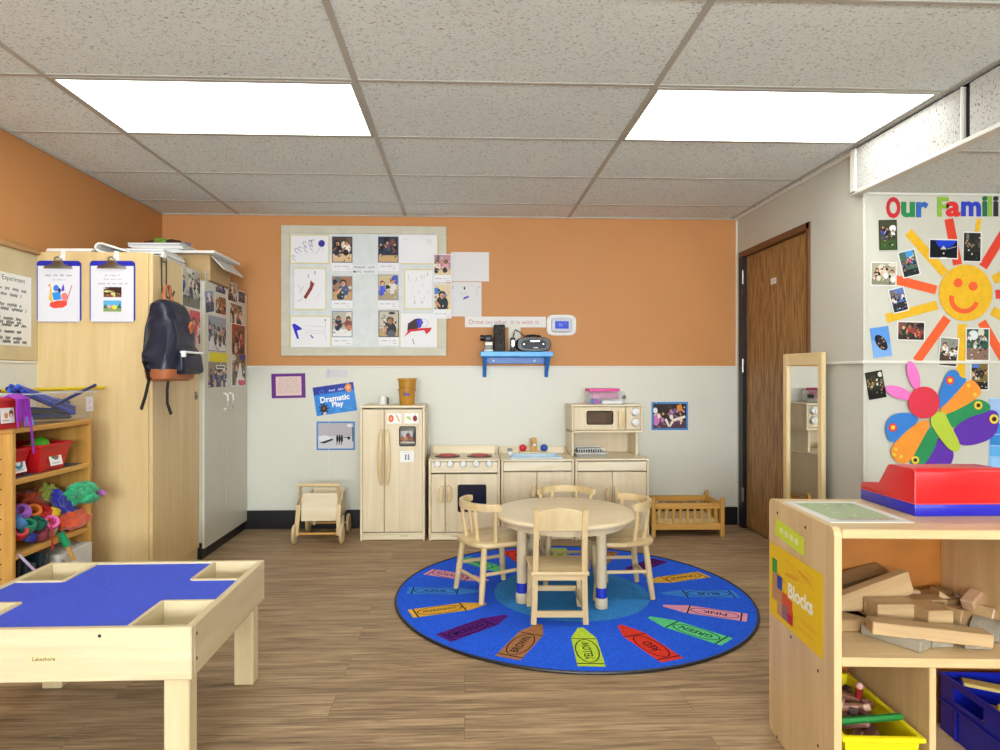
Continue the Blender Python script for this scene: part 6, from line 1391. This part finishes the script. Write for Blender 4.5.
# ------------------------------------------------------------------ alcove wall: Our Families display
AY = YA-.0004
def lt(ch, u0, u1, v0, v1, col, label):
    p, wd, h = spanY(u0, v0, u1, v1, YA); V, F, x0, x1, y0, y1 = glyphs(ch, 1, .035)
    kx, kz = wd/(x1-x0), h/(y1-y0); bm = bmesh.new(); vs = [bm.verts.new((((v.x-(x0+x1)/2)*kx), 0, (v.y-(y0+y1)/2)*kz)) for v in V]
    for f in F:
        try: bm.faces.new([vs[i] for i in f])
        except ValueError: pass
    bmesh.ops.recalc_face_normals(bm, faces=bm.faces[:])
    r = bmesh.ops.extrude_face_region(bm, geom=bm.faces[:]); bmesh.ops.translate(bm, vec=(0, -.004, 0), verts=[g for g in r['geom'] if isinstance(g, bmesh.types.BMVert)])
    bmesh.ops.recalc_face_normals(bm, faces=bm.faces[:])
    w = MB(); w._add(bm, plain('letter_'+col, col, .5)); o = w.build('letter', smooth=False); o.location = (p.x, YA-.0003, p.z); tag(o, label, 'letter', 'cut out letters on the alcove wall')
for a in (('O', 886, 900, 197, 218.5, '#c8202a', 'red letter O starting the word Our'), ('u', 901, 914.5, 202, 217.5, '#168a4a', 'green letter u in the word Our'), ('r', 916, 928, 202, 217.5, '#2a62b8', 'blue letter r ending the word Our'),
          ('F', 937, 948, 197, 217, '#8ab83a', 'lime green letter F starting the word Families'), ('a', 945.5, 960, 201.5, 217, '#d8262a', 'red letter a in the word Families'), ('m', 961, 980.5, 201.5, 216.5, '#2438c0', 'blue letter m in the word Families'),
          ('i', 982, 987, 196, 216.5, '#1c6a3c', 'dark green letter i after the m of Families'), ('l', 988, 991.5, 196, 216.5, '#8ab83a', 'lime green letter l in the word Families'), ('i', 993, 998, 196, 216.5, '#1c2430', 'black letter i after the l of Families'), ('e', 1000, 1013, 201.5, 217, '#d8262a', 'red letter e near the end of Families'), ('s', 1014, 1025, 201.5, 217, '#2a62b8', 'blue letter s ending the word Families')):
    lt(*a)
# paper sun
SUNY, RAYO = '#e6b212', '#ea5a24'
sc_ = atY(965, 293, YA); t = thing('paper_sun', 'big yellow paper sun with orange smile and rays on the alcove wall', 'wall decoration', (sc_.x, YA, sc_.z))
def W(u, v): p = atY(u, v, YA); return (p.x-sc_.x, p.z-sc_.z)
def cut(parts, name, pts, y0, y1, m, parent, bev=0.): w = MB(); w.prism(pts, 'y', y0, y1, m, bev); return w.build(name, parent, smooth=False)
YM = plain('sun_yellow', SUNY, .55, noise_amt=.08, scale=30); OM = plain('sun_orange', RAYO, .55, noise_amt=.05); RM = plain('sun_red', '#dc3a20', .55, noise_amt=.05)
cc = W(965, 293); rr = abs(W(991.5, 293)[0]-cc[0])
cut(0, 'disc', [(cc[0]+rr*math.cos(2*PI*k/56), cc[1]+rr*1.03*math.sin(2*PI*k/56)) for k in range(56)], -.0062, -.0032, YM, t)
for u, v in ((957, 283), (972, 286.3)): e = W(u, v); cut(0, 'eye', [(e[0]+.0235*math.cos(2*PI*k/24), e[1]+.0235*math.sin(2*PI*k/24)) for k in range(24)], -.0082, -.0063, OM, t)
O_, I_ = [], []
mc = (963.3, 297.5)
for k in range(21):
    a = math.radians(168+ (342-168)*k/20); O_.append(W(mc[0]+15.0*math.cos(a), mc[1]-15.2*math.sin(a)+1)); I_.append(W(mc[0]+10.6*math.cos(a), mc[1]-10.6*math.sin(a)+1))
w = MB()
for k in range(20): w.prism([O_[k], O_[k+1], I_[k+1], I_[k]], 'y', -.0082, -.0063, OM)
w.build('mouth', t, smooth=False)
for k, (u0, v0, u1, v1, m) in enumerate(((944.8, 273.7, 908, 232, YM), (957.5, 264.8, 948.6, 219, RM), (971.4, 262, 979, 219, YM), (982.8, 267, 1005.6, 230, RM), (993, 280, 1014, 269, YM), (995.5, 294.5, 1018, 293, RM), (992, 310.5, 1013, 323, YM), (981.5, 321.8, 1007, 365, OM), (962, 324, 960, 378, YM), (947, 318, 916.5, 361, OM), (937, 305, 886, 318.5, YM), (936, 290, 893, 279, OM))):
    p, q = Vector(W(u0, v0)), Vector(W(u1, v1)); d_ = (q-p).normalized(); n_ = Vector((-d_.y, d_.x))*(.0235 if k not in (2,) else .012)
    cut(0, 'ray', [p+n_, q+n_, q-n_, p-n_], -.0022, -.0004, m, t)
def fphoto(u, v, wpx, hpx, roll, label, f, bg='#e4e2df', lay=0):
    p = atY(u, v, YA-.0032-.0018*lay); k = (YA)/FL/.975
    k = abs(atY(u+1, v, YA).x-atY(u, v, YA).x); wd, h = wpx*k, hpx*abs(atY(u, v, YA).z-atY(u, v+1, YA).z)
    s = Sheet(wd, h, bg, .0010); f(s, wd, h); o = place(s.build('photo', PHOTO), p, 'back', math.radians(roll)); tag(o, label, 'photo', 'family photos on the alcove wall')
fphoto(888, 235, 18, 30, 1.5, 'family photo with a person in bright blue on grass, upper left of the sun', snap('#4a4a3a', '#3f5a2a', 3, 71, False, '#2c3a24', ['#2a4ad0', '#e8e6ea', '#1a1a22', '#f0eef0']), '#2c3a24')
fphoto(909, 263.5, 18, 27, 14, 'tilted family photo outdoors under blue sky, left of the yellow ray', snap('#4a6a5a', '#23282c', 3, 72, False, None, ['#3f9ad0', '#c0567a', '#1c2228', '#2c4a7a'], lambda s, w, h, c: s.poly([(-w*.1, h*.44), (w*.35, h*.46), (w*.3, h*.26), (-w*.1, h*.22)], '#4a9ae0')))
fphoto(883.5, 274, 26, 24, -1, 'sepia photo of a couple in pale clothes, at the left edge of the display', snap('#a8a48c', '#8a8670', 3, 73, False, None, ['#e9e4d6', '#d8d0c0', '#1c1816', '#f2eee4']))
fphoto(898.5, 300, 16.5, 25, 14, 'tilted close-up photo of smiling faces by the left orange ray', snap('#5a78b8', '#2a2a34', 3, 74, False, None, ['#1c2030', '#33589a', '#e8dcd4']), lay=1)
fphoto(911, 331, 28, 19.5, -1.5, 'wide photo of three seated people below the lower left yellow ray', snap('#7a4a44', '#3a2222', 3, 75, False, None, ['#1c1c20', '#d98a9a', '#a83a34', '#2c3a2c']))
def boat(s, w, h):
    s.rect(-w*.5, -h*.5, w*.5, h*.5, '#5a94dc'); s.poly([(-w*.5, -h*.5), (w*.5, -h*.5), (w*.5, -h*.1), (-w*.5, h*.1)], '#7aa8e6'); s.ell(0, -h*.02, w*.26, h*.3, '#15161c', rot=.5)
    R = random.Random(6)
    for k in range(12): s.ell(R.uniform(-.18, .18)*w, R.uniform(-.22, .2)*h, w*.04, h*.03, R.choice(['#c98a5a', '#5a3a2a', '#2a3a6a']))
fphoto(881, 342, 18.5, 30, 8, 'bright blue photo of a dark boat of people at the lower left of the display', boat, '#5a94dc')
def night(s, w, h):
    s.rect(-w*.47, -h*.44, w*.47, h*.44, '#0c1220'); s.poly([(-w*.3, h*.44), (w*.47, h*.44), (w*.3, h*.16), (0, -h*.0), (-w*.2, h*.14)], '#1d3fc8'); s.poly([(-w*.12, -h*.02), (0, h*.16), (w*.1, -h*.02)], '#c9c4b0'); s.ell(0, -h*.22, w*.03, h*.05, '#d9cfa0'); s.line([(w*.12, 0), (w*.44, h*.14)], .004, '#8a98b8'); s.rect(-w*.1, -h*.5, w*.12, -h*.42, '#f0efee')
fphoto(943.5, 249, 29, 20, -1, 'wide night photo of a lit building under a deep blue sky, above the sun', night)
fphoto(972, 247, 19, 30.5, -1, 'dark portrait photo of several faces above the sun', snap('#2c2c28', '#1a1a1c', 4, 76, False, None, ['#17171a', '#e4dcd4', '#3a3a36', '#4a5a4a']))
fphoto(948.5, 352, 19.5, 29.5, -5, 'slightly tilted photo of two laughing faces left of the lowest yellow ray', snap('#8a8a80', '#4a3a30', 2, 77, False, None, ['#1a1714', '#e8e4de', '#6a4a3a', '#3a2a22']), lay=1)
fphoto(977.5, 344.5, 24, 33, -.5, 'family photo in front of green trees below the sun', snap('#2f5a48', '#8a6a5a', 4, 78, False, None, ['#d8dce0', '#2c4a44', '#a8b4b8', '#5a6a68']), lay=1)
fphoto(979.5, 376, 18.5, 29, -.5, 'photo of people before a tall building, lowest beneath the sun', snap('#7a6a3a', '#1c1c20', 4, 79, False, None, ['#1a1a1e', '#c9a24a', '#2c3038', '#d8d4cc'], lambda s, w, h, c: s.rect(-w*.4, h*.28, -w*.05, h*.46, '#4a78c8')))
fphoto(875.5, 385, 17.5, 27.5, 10, 'dark photo under trees at the far lower left of the display', snap('#23281c', '#131412', 4, 80, False, None, ['#12130f', '#3a3420', '#8a7a4a', '#d8d4cc']), '#1c1e18')
# paper butterfly, plain
bc = atY(935, 415, YA); t = thing('paper_butterfly', 'large multicoloured paper butterfly with pink feelers on the alcove wall', 'wall decoration', (bc.x, YA, bc.z))
def B(x, y): p = atY(860+x/3.95, 350+y/3.95, YA); return (p.x-bc.x, p.z-bc.z)
CB = {'blue': '#2a78cc', 'orange': '#ee9228', 'green': '#178a50', 'purple': '#5a22a8', 'lime': '#b4c838', 'red': '#d82a44', 'pink': '#ea72c0'}
CBM = {k: plain('paper_'+k, v, .55, noise_amt=.04) for k, v in CB.items()}
def smooth_poly(P, it=2):
    for _ in range(it):
        Q = []
        for i in range(len(P)):
            a, b = P[i], P[(i+1) % len(P)]; Q += [(a[0]*.75+b[0]*.25, a[1]*.75+b[1]*.25), (a[0]*.25+b[0]*.75, a[1]*.25+b[1]*.75)]
        P = Q
    return P
WG = [('purple', [(300, 340), (235, 440), (225, 468), (345, 470), (372, 405), (330, 360)], 0), ('green', [(272, 300), (235, 355), (192, 425), (198, 460), (245, 462), (300, 370), (300, 315)], 1), ('orange', [(250, 270), (180, 315), (125, 370), (112, 410), (150, 452), (192, 442), (235, 360), (275, 290)], 2), ('blue', [(235, 272), (190, 245), (125, 250), (92, 290), (98, 345), (125, 372), (175, 320)], 3),
      ('purple', [(350, 320), (430, 255), (525, 230), (548, 265), (528, 345), (440, 378), (380, 374)], 0), ('green', [(315, 265), (400, 205), (460, 190), (508, 212), (508, 242), (420, 264), (345, 322)], 1), ('orange', [(300, 238), (400, 135), (438, 112), (480, 165), (445, 200), (325, 262)], 2), ('blue', [(292, 222), (318, 130), (342, 80), (378, 78), (388, 110), (422, 112), (365, 178), (308, 236)], 3)]
for c, P, ly in WG: cut(0, 'wing_panel', smooth_poly([B(*q) for q in P]), -.0104-.0012*ly, -.0092-.0012*ly, CBM[c], t)
def spot(x, y, r, c1, c2, yy=-.0160):
    w = MB(); q = B(x, y); k = abs(B(x+1, y)[0]-q[0])
    w.prism([(q[0]+r*k*math.cos(2*PI*i/20), q[1]+r*k*math.sin(2*PI*i/20)) for i in range(20)], 'y', yy, -.0140, c1); w.prism([(q[0]+r*.5*k*math.cos(2*PI*i/16), q[1]+r*.5*k*math.sin(2*PI*i/16)) for i in range(16)], 'y', yy-.001, yy, c2); w.build('wing_spot', t, smooth=False)
YS = plain('spot_yellow', '#e8c83a', .5); DS = plain('spot_dark', '#3a1612', .5); RS = plain('spot_red', '#e03a2a', .5)
for x, y, r, a, b in ((122, 305, 16, RS, YS), (347, 120, 16, RS, YS), (210, 433, 15, YS, DS), (458, 218, 16, YS, DS), (520, 272, 18, YS, DS), (133, 392, 7, YS, YS), (128, 412, 7, YS, YS), (155, 420, 7, YS, YS), (420, 140, 7, YS, YS), (446, 176, 7, YS, YS)): spot(x, y, r, a, b)
cut(0, 'body', smooth_poly([B(*q) for q in ((258, 268), (318, 232), (345, 290), (388, 370), (380, 402), (345, 396), (300, 340))]), -.0172, -.0145, CBM['lime'], t)
def oval(x, y, rx, ry, rot): return [B(x+rx*math.cos(a)*math.cos(rot)-ry*math.sin(a)*math.sin(rot), y+rx*math.cos(a)*math.sin(rot)+ry*math.sin(a)*math.cos(rot)) for a in [2*PI*k/30 for k in range(30)]]
cut(0, 'feeler', oval(203, 100, 58, 22, math.radians(74)), -.0172, -.0146, CBM['pink'], t); cut(0, 'feeler', oval(145, 168, 55, 23, math.radians(20)), -.0172, -.0146, CBM['pink'], t)
cut(0, 'head', oval(243, 207, 61, 63, 0), -.0200, -.0174, CBM['red'], t)
# blue pocket chart at the right edge
x0 = atY(988.5, 430, YA).x; zt = atY(0, 399.5, YA).z
t = thing('pocket_chart', 'pale and bright blue pocket chart hanging on the alcove wall right of the butterfly', 'pocket chart', (x0+.25, YA, zt), w=True)
w = MB(); w.box(x0, x0+.5, YA-.004, YA-.0004, zt-.62, zt, plain('pale_blue_cloth', '#9fc0ea', .6), .001); w.build('backing', t, smooth=False)
w = MB(); w.box(x0+.002, x0+.5, YA-.007, YA-.004, zt-.06, zt-.002, MATS['pale_blue_cloth'], .002); w.build('header', t, smooth=False)
BL = [plain('pocket_blue', '#2a86d0', .5), plain('pocket_sky', '#5aaae6', .5), plain('pocket_pale', '#8fc0ee', .5)]
for k in range(9):
    z1 = zt-.075-.058*k
    w = MB(); w.box(x0+.004, x0+.498, YA-.0085, YA-.0042, z1-.052, z1, BL[(2, 0, 0, 1, 2)[k % 5]], .0015); w.build('pocket', t, smooth=False)
# ------------------------------------------------------------------ camera, exposure, world
for o in WORLD:
    if '_w' in o: del o['_w']
cam = bpy.data.cameras.new('camera'); co = bpy.data.objects.new('camera', cam); C.objects.link(co)
co.location = (0, 0, CAMZ); co.rotation_euler = (PI/2, 0, -YAW)
cam.sensor_width = 36; cam.lens = FL*36/1000; cam.shift_x = (500-PX)/1000; cam.shift_y = (PYY-375)/1000; cam.clip_start = .02
bpy.context.scene.camera = co
wd = bpy.data.worlds.new('world'); bpy.context.scene.world = wd; wd.use_nodes = True
wd.node_tree.nodes['Background'].inputs[0].default_value = (1, 1, 1, 1); wd.node_tree.nodes['Background'].inputs[1].default_value = .3
vs = bpy.context.scene.view_settings
vs.view_transform = 'Standard'; vs.look = 'None'; vs.exposure = EXPOSURE; vs.gamma = 1; vs.use_curve_mapping = False
